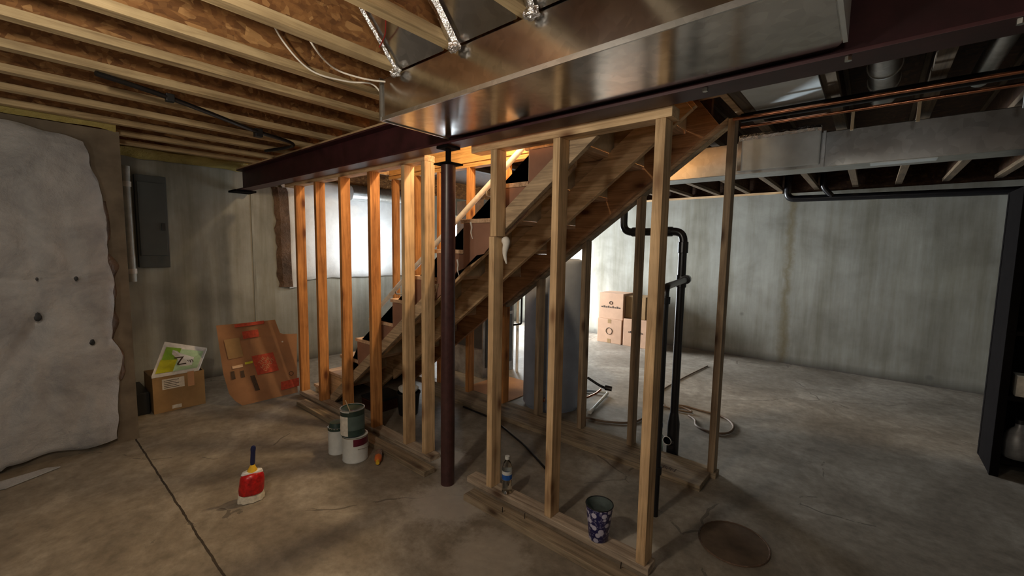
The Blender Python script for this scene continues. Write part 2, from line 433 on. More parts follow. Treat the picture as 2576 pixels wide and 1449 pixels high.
for k, x in enumerate(back):
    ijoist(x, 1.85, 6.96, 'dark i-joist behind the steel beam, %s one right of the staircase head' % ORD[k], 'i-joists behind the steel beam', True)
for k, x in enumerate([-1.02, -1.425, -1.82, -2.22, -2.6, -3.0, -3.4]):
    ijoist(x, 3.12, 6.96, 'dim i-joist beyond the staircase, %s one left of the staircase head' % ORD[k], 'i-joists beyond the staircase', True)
# nailer on top of the beam, blocking
tag(put('nailer_board', ((-5.5, 3.1), (1.70, 1.83), (2.361, 2.374)), M['pine_x']), 'thin wooden nailer board lying along the top of the maroon steel beam', 'board')
# stair opening headers
tag(put('header_board', ((-1.30, -.86), (2.99, 3.03), (2.372, 2.674)), M['osb_dark']), 'dark header board behind the head of the staircase', 'board')  # darkened board colour stands in for the shade here
tag(put('header_board', ((-4.47, -1.302), (2.99, 3.03), (2.372, 2.674)), M['header'], bevel=.003), 'bright yellow-lit header board at the far side of the stair opening', 'board')
tag(put('top_plate', ((-4.50, -2.30), (3.0, 3.085), (2.328, 2.370)), M['header'], bevel=.002), 'lit top plate over the full-height studs behind the stairs', 'plate')
tag(put('rim_board', ((-4.46, -.70), (1.945, 1.982), (2.362, 2.67)), M['pine_x']), 'rim board along the near edge of the stair opening above the beam', 'board')

tag(put('header_board', ((-.70, -.662), (1.99, 2.985), (2.38, 2.674)), M['pine_x']), 'cross header board closing the stair opening above the top step', 'board')
tag(put('header_board', ((-4.50, -4.462), (1.99, 2.985), (2.38, 2.674)), M['pine_x']), 'cross header board at the low left end of the stair opening', 'board')
# ---------------------------------------------------------------- steel beam and column
t = thing('steel_beam', 'long maroon-primed steel i-beam crossing the basement under the joists', 'beam', (-1, 1.765, 2.14))
bm = bmesh.new()
pr = [(1.70, 2.14), (1.83, 2.14), (1.83, 2.152), (1.770, 2.154), (1.770, 2.346), (1.83, 2.348), (1.83, 2.36), (1.70, 2.36), (1.70, 2.348), (1.760, 2.346), (1.760, 2.154), (1.70, 2.152)]
bm_prism(bm, pr, 'x', -5.50, 3.15); put('beam_profile', bm, M['maroon'], t, .001)
put('bearing_plate', ((-5.66, -5.42), (1.66, 1.87), (2.118, 2.139)), M['dark_steel'], t)
for xx in (-.1, -.52, .25):
    bm = bmesh.new(); bm_tube(bm, [(xx, 1.716, 2.1395), (xx, 1.716, 2.126)], .010, 6); put('bolt', bm, M['tin'], t)
t = thing('steel_column', 'round dark maroon steel post standing between the two stud walls', 'column', (-2.01, 1.762, 0))
bm = bmesh.new(); bm_tube(bm, [(-2.01, 1.762, 0), (-2.01, 1.762, 2.03)], .0445, 32); put('post', bm, M['column'], t, smooth=True)
put('cap_plate', ((-2.075, -1.945), (1.70, 1.825), (2.03, 2.040)), M['dark_steel'], t, .002)
bm = bmesh.new(); bm_tube(bm, [(-2.01, 1.762, 2.04), (-2.01, 1.762, 2.125)], .017, 16); put('screw_jack', bm, M['dark_steel'], t, smooth=True)
put('head_plate', ((-2.06, -1.96), (1.71, 1.815), (2.125, 2.1395)), M['dark_steel'], t, .002)

# ---------------------------------------------------------------- stud walls
def lumber(name, x, y, z, m, label, cat, group=None, bev=.003):
    return tag(put(name, (x, y, z), m, bevel=bev), label, cat, group)
lumber('bottom_plate', (-4.42, -2.306), (1.857, 1.947), (0, .038), M['plate'], 'bottom plate carrying the six close studs at the left', 'plate')
lumber('loose_board', (-4.12, -2.175), (1.700, 1.792), (0, .038), M['treated'], 'grey weathered two-by-four lying on the floor along the left stud wall', 'board')
lumber('top_plate', (-4.62, -2.362), (1.857, 1.947), (2.116, 2.158), M['pine_x'], 'top plate over the six close studs, ending beside the steel post', 'plate')
g = 'studs of the left wall section'
for k, x in enumerate([-4.41, -3.99, -3.537, -3.08, -2.632, -2.402]):
    lab = ('orange wooden stud standing farthest left, beside the leaning cardboard', 'orange stud between the leaning cardboard stud and the paint cans',
           'knotty orange stud right behind the stacked paint cans', 'orange stud crossed low down by the sloping brace',
           'stud standing one to the left of the stud beside the steel post', 'end stud of the left wall nearest the steel post')[k]
    lumber('stud', (x, x + .04), (1.858, 1.946), (.0385, 2.1155), M['orange_z'] if k in (1, 2) else M['pine_z'] if k > 3 else M['orange_z'], lab, 'stud', g)
lumber('bottom_plate', (-1.928, -.700), (1.857, 1.947), (0, .038), M['plate'], 'bottom plate under the water bottle and flowered bucket', 'plate')
t = thing('loose_board', 'long two-by-four on the floor in front of the near bottom plate, nails sticking up', 'board', (-1.2, 1.745, 0))
put('board', ((-1.795, -.50), (1.700, 1.792), (0, .038)), M['treated'], t, .003)
for x, y in ((-1.37, 1.765), (-.80, 1.775), (-1.50, 1.725)):
    bm = bmesh.new(); bm_tube(bm, [(x, y, .036), (x + .004, y - .004, .072)], .0022, 6); put('nail', bm, M['nail'], t)
lumber('top_plate', (-1.91, -.692), (1.857, 1.947), (2.104, 2.154), M['pine_x'], 'top plate over the three widely spaced studs below the duct', 'plate')
g = 'studs of the near wall section'
lumber('stud', (-1.755, -1.712), (1.858, 1.944), (.0385, 1.600), M['pine_z'], 'lower half of the stud behind the plastic water bottle', 'stud', g)
lumber('stud', (-1.748, -1.700), (1.858, 1.944), (1.602, 2.1035), M['pine_z'], 'short upper stud piece standing on the spliced stud, above the water bottle', 'stud', g)
lumber('stud', (-1.305, -1.262), (1.858, 1.944), (.0385, 2.1035), M['pine_z'], 'middle stud of the near wall, between water bottle and flowered bucket', 'stud', g)
lumber('stud', (-.764, -.718), (1.858, 1.944), (.0385, 2.1035), M['pine_z'], 'big pale stud nearest the camera, right of the flowered bucket', 'stud', g)
# rear wall
lumber('bottom_plate', (-4.0, -.70), (2.992, 3.082), (0, .038), M['treated'], 'bottom plate of the stud wall behind the staircase', 'plate')
t = thing('wide_board', 'wide dark plank lying flat in front of the rear bottom plate', 'board', (-2.2, 2.87, 0))
put('board', ((-3.50, -.735), (2.762, 2.985), (0, .040)), M['treated'], t, .003)
bm = bmesh.new()
for k in range(7):
    x = -1.005 + k * .013; bm_box(bm, (x, x + .008), (2.83 + .012 * (k % 2), 2.875 - .010 * (k % 3)), (.0401, .0408))
put('grade_stamp', bm, M['black_print'], t)
g = 'studs of the rear wall'
def zslope(x, z12): return z12 + .735 * (x + 1.2)
for k, x in enumerate([-4.43, -4.01, -3.60, -3.143, -2.66]):
    z0 = .0385 if x > -4.0 else 0.0005
    lumber('stud', (x, x + .04), (2.994, 3.080), (z0, 2.3275), M['orange_z'], 'full-height stud behind the stairs, %s from the left' % ORD[k], 'stud', g)
labs = ['short grey stud in front of the left side of the water heater', 'short grey stud just right of the water heater', 'tall grey stud under the stairs left of the black drain pipes']
for k, x in enumerate([-2.245, -1.793, -1.345]):
    bm = bmesh.new(); bm_prism(bm, [(x, .0385), (x + .04, .0385), (x + .04, zslope(x + .04, 2.008)), (x, zslope(x, 2.008))], 'y', 2.994, 3.080)
    tag(put('stud', bm, M['old_z'], bevel=.003), labs[k], 'stud', g)
lumber('stud', (-.757, -.715), (2.994, 3.080), (.0385, 2.372), M['old_z'], 'lone tall grey stud at the right end of the rear wall', 'stud', g)
bm = bmesh.new(); bm_prism(bm, [(-2.60, zslope(-2.60, 2.01)), (-.759, zslope(-.759, 2.01)), (-.759, zslope(-.759, 2.058)), (-2.60, zslope(-2.60, 2.058))], 'y', 2.993, 3.081)
tag(put('sloped_plate', bm, M['treated'], bevel=.003), 'grey sloping plate capping the short studs under the stairs', 'plate')
for p0, p1 in (((-.84, 2.985), (-.80, 2.985)), ((-.70, 3.0), (-.665, 3.0))):
    pass

# ---------------------------------------------------------------- staircase
st = thing('staircase', 'open wooden staircase rising to the right behind the stud walls', 'stairs', (-2.6, 2.47, 0))
steps = [(-4.35, .09)]
R0, RUN = .204, .2783
xs = [-4.35, -4.07, -3.79, -3.50, -3.22, -2.946, -2.665, -2.39, -2.115, -1.84, -1.567, -1.29, -1.012]
zs = [.09 + R0 * k for k in range(13)]
def stringer_poly(x_end=None, cut=.285, bottom=2.03, drop=.03):
    up = []
    for k in range(len(xs)):
        x = xs[k]; z = zs[k] - drop
        if x_end and x > x_end: break
        zb = zs[k - 1] - drop if k else 0.0
        up.append((x + .018, max(zb, 0))); up.append((x + .018, z))
    return up
def stringer(y0, y1, xend, m, name='stringer'):
    up = stringer_poly(xend)
    pts = list(up)
    zt = pts[-1][1]
    if xend:
        pts.append((xend, zt)); pts.append((xend, zslope(xend, 2.03)))
    else:
        pts.append((-.93, zt)); pts.append((-.795, 2.328))
    pts.append((-3.96, 0))
    bm = bmesh.new(); bm_prism(bm, pts, 'y', y0, y1)
    bmesh.ops.triangulate(bm, faces=[f for f in bm.faces if len(f.verts) > 4])
    return put(name, bm, m, st)
stringer(2.003, 2.041, -1.27, M['pine_slope'])
stringer(2.470, 2.508, None, M['pine_slope'])
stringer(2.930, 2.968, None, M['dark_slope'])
# two-by-four stiffener on the near face of the middle stringer
bm = bmesh.new()
def zb(x, z12): return z12 + .75 * (x + 1.2)
bm_prism(bm, [(-3.6, zb(-3.6, 2.0)), (-.80, zb(-.80, 2.0)), (-.895, zb(-.895, 2.0) + .195), (-3.6, zb(-3.6, 2.195))], 'y', 2.431, 2.469)
put('stiffener', bm, M['pine_slope'], st, .003)
for k, (x, z) in enumerate(zip(xs, zs)):
    nx = xs[k + 1] if k + 1 < len(xs) else x + RUN
    tr = put('tread', ((x - .028, nx + (.0 if k < 12 else 0)), (1.986, 2.975), (z - .028, z)), M['tread'], st, .004)
    zr0 = zs[k - 1] if k else 0.001
    put('riser', ((x, x + .017), (1.990, 2.972), (zr0, z - .0285)), M['cream_edge'], st)
# paper-faced side panel, ragged bottom edge
sp_ = []
for k, (x, z) in enumerate(zip(xs, zs)):
    if x < -3.7 or x > -1.3: continue
    sp_.append((x + .004, (zs[k - 1] - .03))); sp_.append((x + .004, z - .030))
sp_.append((-1.30, zs[10] - .03)); sp_.append((-1.27, zslope(-1.27, 2.08)))
x = -1.4
while x > -3.45:
    sp_.append((x, zslope(x, 2.045 + random.uniform(-.03, .045)))); x -= random.uniform(.05, .12)
bm = bmesh.new(); bm_prism(bm, sp_, 'y', 1.988, 2.0)
bmesh.ops.triangulate(bm, faces=[f for f in bm.faces if len(f.verts) > 4])
put('side_panel', bm, M['pink'], st)
for (x, z, w) in ((-2.04, 1.70, .007), (-2.17, 1.45, .006)):
    bm = bmesh.new()
    pth = smooth_path([(x, 1.984, z), (x + .012, 1.982, z - .035), (x + .004, 1.984, z - .07), (x + .02, 1.984, z - .11)], 5)
    bm_tube(bm, pth, [w * (1 - .6 * i / len(pth)) for i in range(len(pth))], 8); put('plaster_drip', bm, M['plaster'], st, smooth=True)
# sloping two-by-four nailers fixed behind the near studs
def slope_bar(x0, x1, z12b, h, y0, y1, m, label, name, cut0=0, cut1=0):
    bm = bmesh.new()
    def zz(x, o): return z12b + o + .755 * (x + 1.2)
    bm_prism(bm, [(x0, zz(x0, 0)), (x1, zz(x1, 0)), (x1 + cut1, zz(x1 + cut1, h)), (x0 + cut0, zz(x0 + cut0, h))], 'y', y0, y1)
    return tag(put(name, bm, m, bevel=.004), label, 'brace', 'sloping braces along the stair side')
slope_bar(-1.80, -1.10, 2.03, .125, 1.948, 1.985, M['rail_wood'], 'pale sloping two-by-four brace ending under the near top plate', 'sloping_brace', .0, -.055)
slope_bar(-3.95, -2.42, 2.045, .105, 1.948, 1.985, M['rail_wood'], 'greyish sloping brace low behind the left studs with a rough cut end', 'sloping_brace', 0, .06)
bm = bmesh.new(); pth = smooth_path([(-1.695, 1.935, 1.59), (-1.68, 1.93, 1.56), (-1.69, 1.93, 1.50), (-1.675, 1.93, 1.44)], 5)
bm_tube(bm, pth, [.022, .024, .026, .026, .024, .022, .020, .019, .018, .016, .014, .012, .010, .008, .006, .004][:len(pth)], 9)
tag(put('rag', bm, M['plaster'], smooth=True), 'small white scrap hanging beside the spliced stud below the brace', 'rag')
# handrail on the far side of the stairs
t = thing('handrail', 'cream wooden handrail sloping up along the far side of the stairs', 'handrail', (-3.3, 2.90, 1.7))
bm = bmesh.new()
hp = [(-4.75, 2.88, .62), (-4.49, 2.88, .83), (-3.30, 2.88, 1.70), (-2.36, 2.88, 2.37), (-2.10, 2.88, 2.56)]
bm_tube(bm, hp, .026, 16); put('rail', bm, M['cream'], t, smooth=True)
for k in (-4.2, -2.76):
    z = 1.70 + (k + 3.30) * .72
    bm = bmesh.new(); bm_tube(bm, elbow([(k, 2.88, z - .02), (k, 2.88, z - .07), (k, 2.99, z - .07)], .03), .009, 8); put('bracket', bm, M['tin'], t, smooth=True)
    bm = bmesh.new(); bm_tube(bm, [(k, 2.974, z - .07), (k, 2.992, z - .07)], .028, 16); put('rosette', bm, M['tin'], t)

# ---------------------------------------------------------------- big duct by the beam
t = thing('duct', 'long flat galvanized duct hanging against the near side of the beam', 'duct', (-1.0, 1.47, 2.162))
pl = [(-1.92, 1.25), (-.112, 1.25)]
for k in range(7):
    a = k / 6 * PI / 2; pl.append((-.112 - .05 + .05 * math.cos(a), 1.645 + .05 * math.sin(a)))
pl.append((-1.92, 1.695))
bm = bmesh.new(); bm_prism(bm, pl, 'z', 2.162, 2.358); put('duct_body', bm, M['duct'], t, .004)
put('seam_lip', ((-1.925, -.107), (1.243, 1.2495), (2.156, 2.175)), M['duct2'], t)
put('end_flange', ((-1.932, -1.9205), (1.238, 1.70), (2.157, 2.362)), M['duct2'], t)
put('end_flange', ((-.1115, -.100), (1.238, 1.645), (2.157, 2.362)), M['pan'], t)
for i, (xa, xb) in enumerate(((-1.79, -1.455), (-1.395, -1.05), (-.99, -.65))):
    bm = bmesh.new(); bm_prism(bm, [(1.246, 2.364), (1.252, 2.372), (.985, 2.668), (.979, 2.660)], 'x', xa + .0, xb)
    tag(put('panning_sheet', bm, M['duct']), 'sloping sheet metal closing the %s joist bay above the duct, from the left' % ORD[i], 'sheet metal', 'sloping sheets above the duct')
for i, (xa, w) in enumerate(((-1.782, .022), (-1.388, .045), (-.982, .03))):
    bm = bmesh.new(); n_ = 14
    L = [Vector((xa, 1.236, 2.36)), Vector((xa, .972, 2.655))]
    prev = None
    for k in range(n_ + 1):
        p = L[0].lerp(L[1], k / n_)
        j = .006 * noise.noise(Vector((k * .9, i * 3, 0)))
        q = [bm.verts.new((p.x - .002, p.y + j - .004, p.z + j - .004)), bm.verts.new((p.x + w * .5, p.y - .010 + j, p.z - .010)), bm.verts.new((p.x + w, p.y - .002 - j, p.z - .003 + j))]
        if prev:
            bm.faces.new((prev[0], prev[1], q[1], q[0])); bm.faces.new((prev[1], prev[2], q[2], q[1]))
        prev = q
    tag(put('foil_tape', bm, M['foil']), ['narrow crumpled foil tape strip nearest the duct left corner', 'widest crumpled foil tape strip, middle of three above the duct', 'crumpled foil tape strip farthest right above the duct'][i], 'tape', 'foil strips above the duct')
    bm = bmesh.new(); bmesh.ops.create_icosphere(bm, subdivisions=3, radius=.022)
    for v in bm.verts:
        v.co *= 1 + .45 * noise.noise(v.co * 90 + Vector((i * 5, 0, 0))); v.co.x *= 1.3; v.co += Vector((xa + w * .5 + .005, 1.222, 2.345))
    tag(put('foil_wad', bm, M['foil']), ['crumpled foil wad at the duct left top corner', 'crumpled foil wad under the middle foil strip', 'crumpled foil wad under the right foil strip'][i], 'tape', 'foil wads on the duct edge')

# ---------------------------------------------------------------- ducts beyond the beam
t = thing('duct', 'grey galvanized duct running along behind the stairs at the right', 'duct', (-.5, 3.61, 2.10))
put('duct_body', ((-3.2, 3.1), (3.50, 3.72), (2.10, 2.325)), M['duct2'], t, .004)
put('collar', ((-.80, -.31), (3.474, 3.4995), (2.118, 2.372)), M['pan'], t, .008)
put('drive_cleat', ((-.30, -.285), (3.485, 3.4995), (2.098, 2.33)), M['duct2'], t)
put('drive_cleat', ((-.80, -.775), (3.466, 3.4735), (2.12, 2.33)), M['duct'], t)
put('hanger_strap', ((-.05, .25), (3.50, 3.60), (2.094, 2.0995)), M['pan'], t)
bm = bmesh.new(); prev = None
for k in range(26):
    x = -.79 + k * .0192; z = 2.352 + .008 * noise.noise(Vector((k * .7, 3, 1))); y = 3.463 + .008 * noise.noise(Vector((k * .9, 0, 4)))
    q = [bm.verts.new((x, y, z + .018)), bm.verts.new((x, y - .008, z)), bm.verts.new((x, y + .004, z - .018))]
    if prev:
        for a in (0, 1): bm.faces.new((prev[a], prev[a + 1], q[a + 1], q[a]))
    prev = q
put('foil_tape', bm, M['foil'], t)
tag(put('panning_sheet', ((-.585, -.255), (2.05, 3.10), (2.3655, 2.3735)), M['pan'], bevel=.002), 'bright sheet metal closing the joist bay behind the beam, above the copper pipes', 'sheet metal')
t = thing('round_duct', 'shiny round metal duct hanging in the dark joists at the right', 'duct', (-.02, 3.0, 2.44))
bm = bmesh.new(); bm_tube(bm, [(-.02, 2.35, 2.50), (-.02, 3.50, 2.50)], .068, 24); put('pipe_body', bm, M['duct2'], t, smooth=True)
for y in (2.65, 2.95, 3.2):
    bm = bmesh.new(); bm_tube(bm, [(-.02, y, 2.50), (-.02, y + .012, 2.50)], .073, 24); put('joint_ring', bm, M['pan'], t, smooth=True)
t = thing('round_duct', 'slim dim round metal duct farther right among the dark joists', 'duct', (.38, 3.0, 2.46))
bm = bmesh.new(); bm_tube(bm, [(.38, 2.3, 2.50), (.38, 3.50, 2.50)], .045, 20); put('pipe_body', bm, M['duct2'], t, smooth=True)
bm = bmesh.new(); bm_tube(bm, [(.38, 2.7, 2.50), (.38, 2.712, 2.50)], .05, 20); put('joint_ring', bm, M['pan'], t, smooth=True)
def pipe(name, label, cat, pts, r, m, group=None, rr=.03, seg=12):
    bm = bmesh.new(); bm_tube(bm, elbow(pts, rr) if len(pts) > 2 else pts, r, seg)
    return tag(put(name, bm, m, smooth=True), label, cat, group)
pipe('copper_pipe', 'nearer copper pipe running level under the joists at the right', 'pipe', [(-.68, 2.79, 2.305), (3.1, 2.79, 2.305)], .009, M['copper'], 'copper pipes')
pipe('copper_pipe', 'farther copper pipe just in front of the grey duct at the right', 'pipe', [(-.68, 2.99, 2.305), (3.1, 2.99, 2.305)], .009, M['copper'], 'copper pipes')
pipe('black_pipe', 'thick black pipe running between the two copper pipes', 'pipe', [(-.66, 2.90, 2.335), (3.1, 2.90, 2.335)], .027, M['black_pipe'])
for i, x in enumerate((-.14, .12, .47)):
    lumber('pipe_hanger', (x, x + .014), (2.985, 3.0), (2.20 - .0 * i, 2.296), M['cream_edge'] if i < 2 else M['pan'], 'small pale hanger tab below the copper pipes, %s from the left' % ORD[i], 'hanger', 'pipe hanger tabs', .001)
t = thing('drain_pipe', 'black drain pipe running along the top of the back wall', 'pipe', (0, 6.75, 2.2))
bm = bmesh.new(); bm_tube(bm, elbow([(-.92, 6.75, 2.62), (-.92, 6.75, 2.25), (-.76, 6.75, 2.245), (3.1, 6.75, 2.18)], .09), .042, 16); put('main_run', bm, M['black_pipe'], t, smooth=True)
bm = bmesh.new(); bm_tube(bm, elbow([(-.54, 6.72, 2.62), (-.54, 6.72, 2.38), (-.44, 6.74, 2.25)], .06), .034, 14); put('branch', bm, M['black_pipe'], t, smooth=True)
tag(put('sill_plate', ((-5.6, -1.0), (6.90, 7.05), (2.3405, 2.372)), M['pine_x']), 'pale sill plate along the top of the back wall', 'plate')

# ---------------------------------------------------------------- black drain pipes behind the near stud
t = thing('drain_pipe', 'tall black plastic drain pipe with elbows and a branch arm, right of centre', 'pipe', (-1.05, 3.15, 0))
bm = bmesh.new(); bm_tube(bm, elbow([(-1.048, 3.15, .001), (-1.048, 3.15, 1.675), (-1.515, 3.15, 1.675), (-1.515, 3.15, 2.0)], .075, 8), .029, 20); put('riser', bm, M['black_pipe'], t, smooth=True)
def coll(a, b_, r, nm='coupling'):
    bm = bmesh.new(); bm_tube(bm, [a, b_], r, 20); put(nm, bm, M['black_pipe'], t, .003)
coll((-1.048, 3.15, 1.52), (-1.048, 3.15, 1.60), .036); coll((-1.048, 3.15, 1.27), (-1.048, 3.15, 1.36), .036)
coll((-1.13, 3.15, 1.675), (-1.17, 3.15, 1.675), .036); coll((-1.44, 3.15, 1.675), (-1.40, 3.15, 1.675), .036)
bm = bmesh.new(); bm_tube(bm, [(-1.048, 3.15, 0.001), (-1.048, 3.15, .25), (-1.048, 3.15, .33)], [.043, .043, .030], 20); put('adapter', bm, M['black_pipe'], t, smooth=True)
bm = bmesh.new(); bm_tube(bm, [(-1.048, 3.15, .10), (-1.065, 3.075, .13)], .030, 20, caps=False); put('side_port', bm, M['black_pipe'], t, smooth=True)
bm = bmesh.new(); ring = [(-1.065 + .031 * math.cos(a) * .98, 3.074 - .0 * a, .13 + .031 * math.sin(a)) for a in [k * PI / 12 for k in range(25)]]
bm_tube(bm, ring, .0028, 8, False); put('port_ring', bm, M['white_paint'], t, smooth=True)
t2 = t
t = thing('drain_pipe', 'thin straight black pipe standing on the floor right behind the biggest stud', 'pipe', (-.86, 2.33, 0))
bm = bmesh.new(); bm_tube(bm, elbow([(-.857, 2.335, 0.0), (-.857, 2.335, 1.335), (-.99, 3.09, 1.335)], .05), .019, 18); put('riser', bm, M['black_pipe'], t, smooth=True)
coll((-.857, 2.335, .255), (-.857, 2.335, .30), .026); coll((-.857, 2.335, 1.24), (-.857, 2.335, 1.28), .026)
coll((-.975, 3.02, 1.335), (-.996, 3.11, 1.335), .031)
t = thing('spray_bottle', 'cloudy spray bottle with blue top standing behind the black pipes', 'bottle', (-1.18, 3.16, 0))
bm = bmesh.new(); bm_lathe(bm, [(0, 0), (.035, 0), (.037, .01), (.037, .12), (.014, .17), (.013, .19)], (-1.155, 3.14, 0), 20); put('bottle_body', bm, M['spray'], t, smooth=True)
bm = bmesh.new(); bm_lathe(bm, [(0, .002), (.034, .002), (.034, .05), (0, .05)], (-1.155, 3.14, 0), 20); put('liquid', bm, M['green'], t, smooth=True)
put('spray_head', ((-1.185, -1.125), (3.13, 3.15), (.19, .225)), M['blue'], t, .004)

# ---------------------------------------------------------------- water heater, furnace
cx, cy, r = -2.34, 3.42, .288
t = thing('water_heater', 'tall blue-grey cylindrical water heater behind the rear stud wall', 'water heater', (cx, cy, 0))
bm = bmesh.new(); bm_lathe(bm, [(0, .0), (r - .02, 0), (r - .02, .03), (r, .035), (r, 1.40), (r - .01, 1.425), (r - .06, 1.44), (0, 1.45)], (cx, cy, 0), 48); put('tank_body', bm, M['tank'], t, smooth=True)
for dx in (-.08, .08):
    bm = bmesh.new(); bm_tube(bm, [(cx + dx, cy, 1.44), (cx + dx, cy, 2.37)], .011, 12); put('water_line', bm, M['copper'], t, smooth=True)
bm = bmesh.new(); bm_tube(bm, [(cx, cy, 1.44), (cx, cy, 1.60), (cx, cy + .19, 1.85), (cx, cy + .19, 2.098)], .05, 18); put('vent_pipe', bm, M['duct2'], t, smooth=True)
bm = bmesh.new(); bm_tube(bm, [(cx + .10, cy - .27, .14), (cx + .12, cy - .32, .14)], .014, 10); put('drain_valve', bm, M['copper'], t)
t = thing('furnace', 'dark furnace cabinet standing left of the water heater', 'furnace', (-3.65, 3.8, 0))
put('cabinet', ((-3.95, -3.40), (3.52, 4.08), (0, 1.55)), M['furnace_grey'], t, .006)
put('access_panel', ((-3.3995, -3.392), (3.56, 4.04), (.12, .72)), M['furnace'], t, .003)
put('access_panel', ((-3.3995, -3.392), (3.56, 4.04), (.76, 1.45)), M['furnace'], t, .003)
put('plenum', ((-3.90, -3.45), (3.56, 4.04), (1.552, 2.09)), M['duct2'], t)
put('front_panel', ((-3.93, -3.42), (3.512, 3.5195), (.35, 1.45)), M['furnace'], t)
bm = bmesh.new(); bm_tube(bm, elbow([(-3.30, 4.03, .0), (-3.30, 4.03, .75), (-3.30, 4.03, 1.2)], .03), .018, 10); put('condensate_line', bm, M['white_paint'], t, smooth=True)
bm = bmesh.new(); bm_tube(bm, elbow([(-3.20, 3.98, .95), (-3.20, 3.98, .62), (-3.30, 3.95, .60)], .03), .012, 10); put('gas_line', bm, M['black_pipe'], t, smooth=True)
tag(put('flat_cardboard', ((-3.32, -2.68), (3.14, 3.78), (0.0005, .008)), M['card'], bevel=.002), 'brown cardboard sheet flat on the floor in front of the furnace', 'cardboard')
# under-stair clutter
t = thing('storage_bin', 'black bin with a white bag on it under the stairs', 'bin', (-3.13, 2.34, 0))
bm = bmesh.new(); bm_lathe(bm, [(0, 0), (.085, 0), (.105, .19), (.112, .195), (.112, .205), (.098, .205), (.08, .02), (0, .02)], (-3.17, 2.30, 0), 24); put('tub', bm, M['black'], t, smooth=True)
bm = bmesh.new(); bmesh.ops.create_icosphere(bm, subdivisions=3, radius=.085)
for v in bm.verts: v.co *= 1 + .25 * noise.noise(v.co * 14); v.co.z *= .45; v.co += Vector((-3.17, 2.30, .235))
put('bag', bm, M['plaster'], t, smooth=True)
t = thing('toolbox', 'low dark case on the floor under the lower stairs', 'case', (-3.5, 2.3, 0))
put('case_body', ((-3.62, -3.36), (2.09, 2.38), (0, .10)), M['inside_brown'], t, .01)
put('case_lid', ((-3.625, -3.355), (2.085, 2.385), (.102, .125)), M['black'], t, .008)
pipe('black_hose', 'thin black hose lying on the floor behind the near studs', 'hose', [(-1.62, 2.32, .009), (-1.95, 2.50, .009), (-2.5, 2.72, .009), (-2.9, 2.74, .009)], .008, M['black'], None, .1)

# ---------------------------------------------------------------- boxes at the back wall
def carton(label, x, y, z, m, marks=(), tape=True):
    t = thing('cardboard_box', label, 'box', ((x[0] + x[1]) / 2, (y[0] + y[1]) / 2, z[0]), 'moving boxes at the back wall')
    put('carton', (x, y, z), m, t, .006)
    xm = (x[0] + x[1]) / 2
    if tape:
        put('tape_strip', ((xm - .03, xm + .03), (y[0] - .0015, y[0] - .0003), (z[1] - .07, z[1] - .004)), M['card_dark'], t)
        put('tape_strip', ((xm - .03, xm + .03), (y[0] - .0015, y[0] - .0003), (z[0] + .004, z[0] + .07)), M['card_dark'], t)
    for (kind, cx_, cz, s) in marks:
        bm = bmesh.new()
        if kind == 'ring':
            bm_tube(bm, [(cx_ + s * math.cos(a), y[0] - .0015, cz + s * math.sin(a)) for a in [k * PI / 12 for k in range(25)]], .005, 5, False)
        else:
            for j in range(9): bm_box(bm, (cx_ - s + j * s * .23, cx_ - s + j * s * .23 + s * .16), (y[0] - .002, y[0] - .0005), (cz, cz + .022 * (1 + .5 * (j % 2))))
        put('printed_mark', bm, M['black_print'], t)
carton('lower front moving box with a dark ring mark', (-3.455, -3.02), (6.35, 6.75), (0, .40), M['card_pink'], [('ring', -3.24, .20, .055)])
carton('upper moving box with a small ring and printed line', (-3.445, -3.01), (6.36, 6.76), (.401, .83), M['card_pink'], [('ring', -3.23, .67, .025), ('line', -3.23, .585, .17)], False)
carton('single moving box on the floor right of the stack', (-2.99, -2.58), (6.35, 6.74), (0, .44), M['card_pink'], [('line', -2.78, .22, .12)])
carton('dark brown box on top of the single moving box', (-3.0, -2.66), (6.42, 6.78), (.441, .80), M['card_dark'])

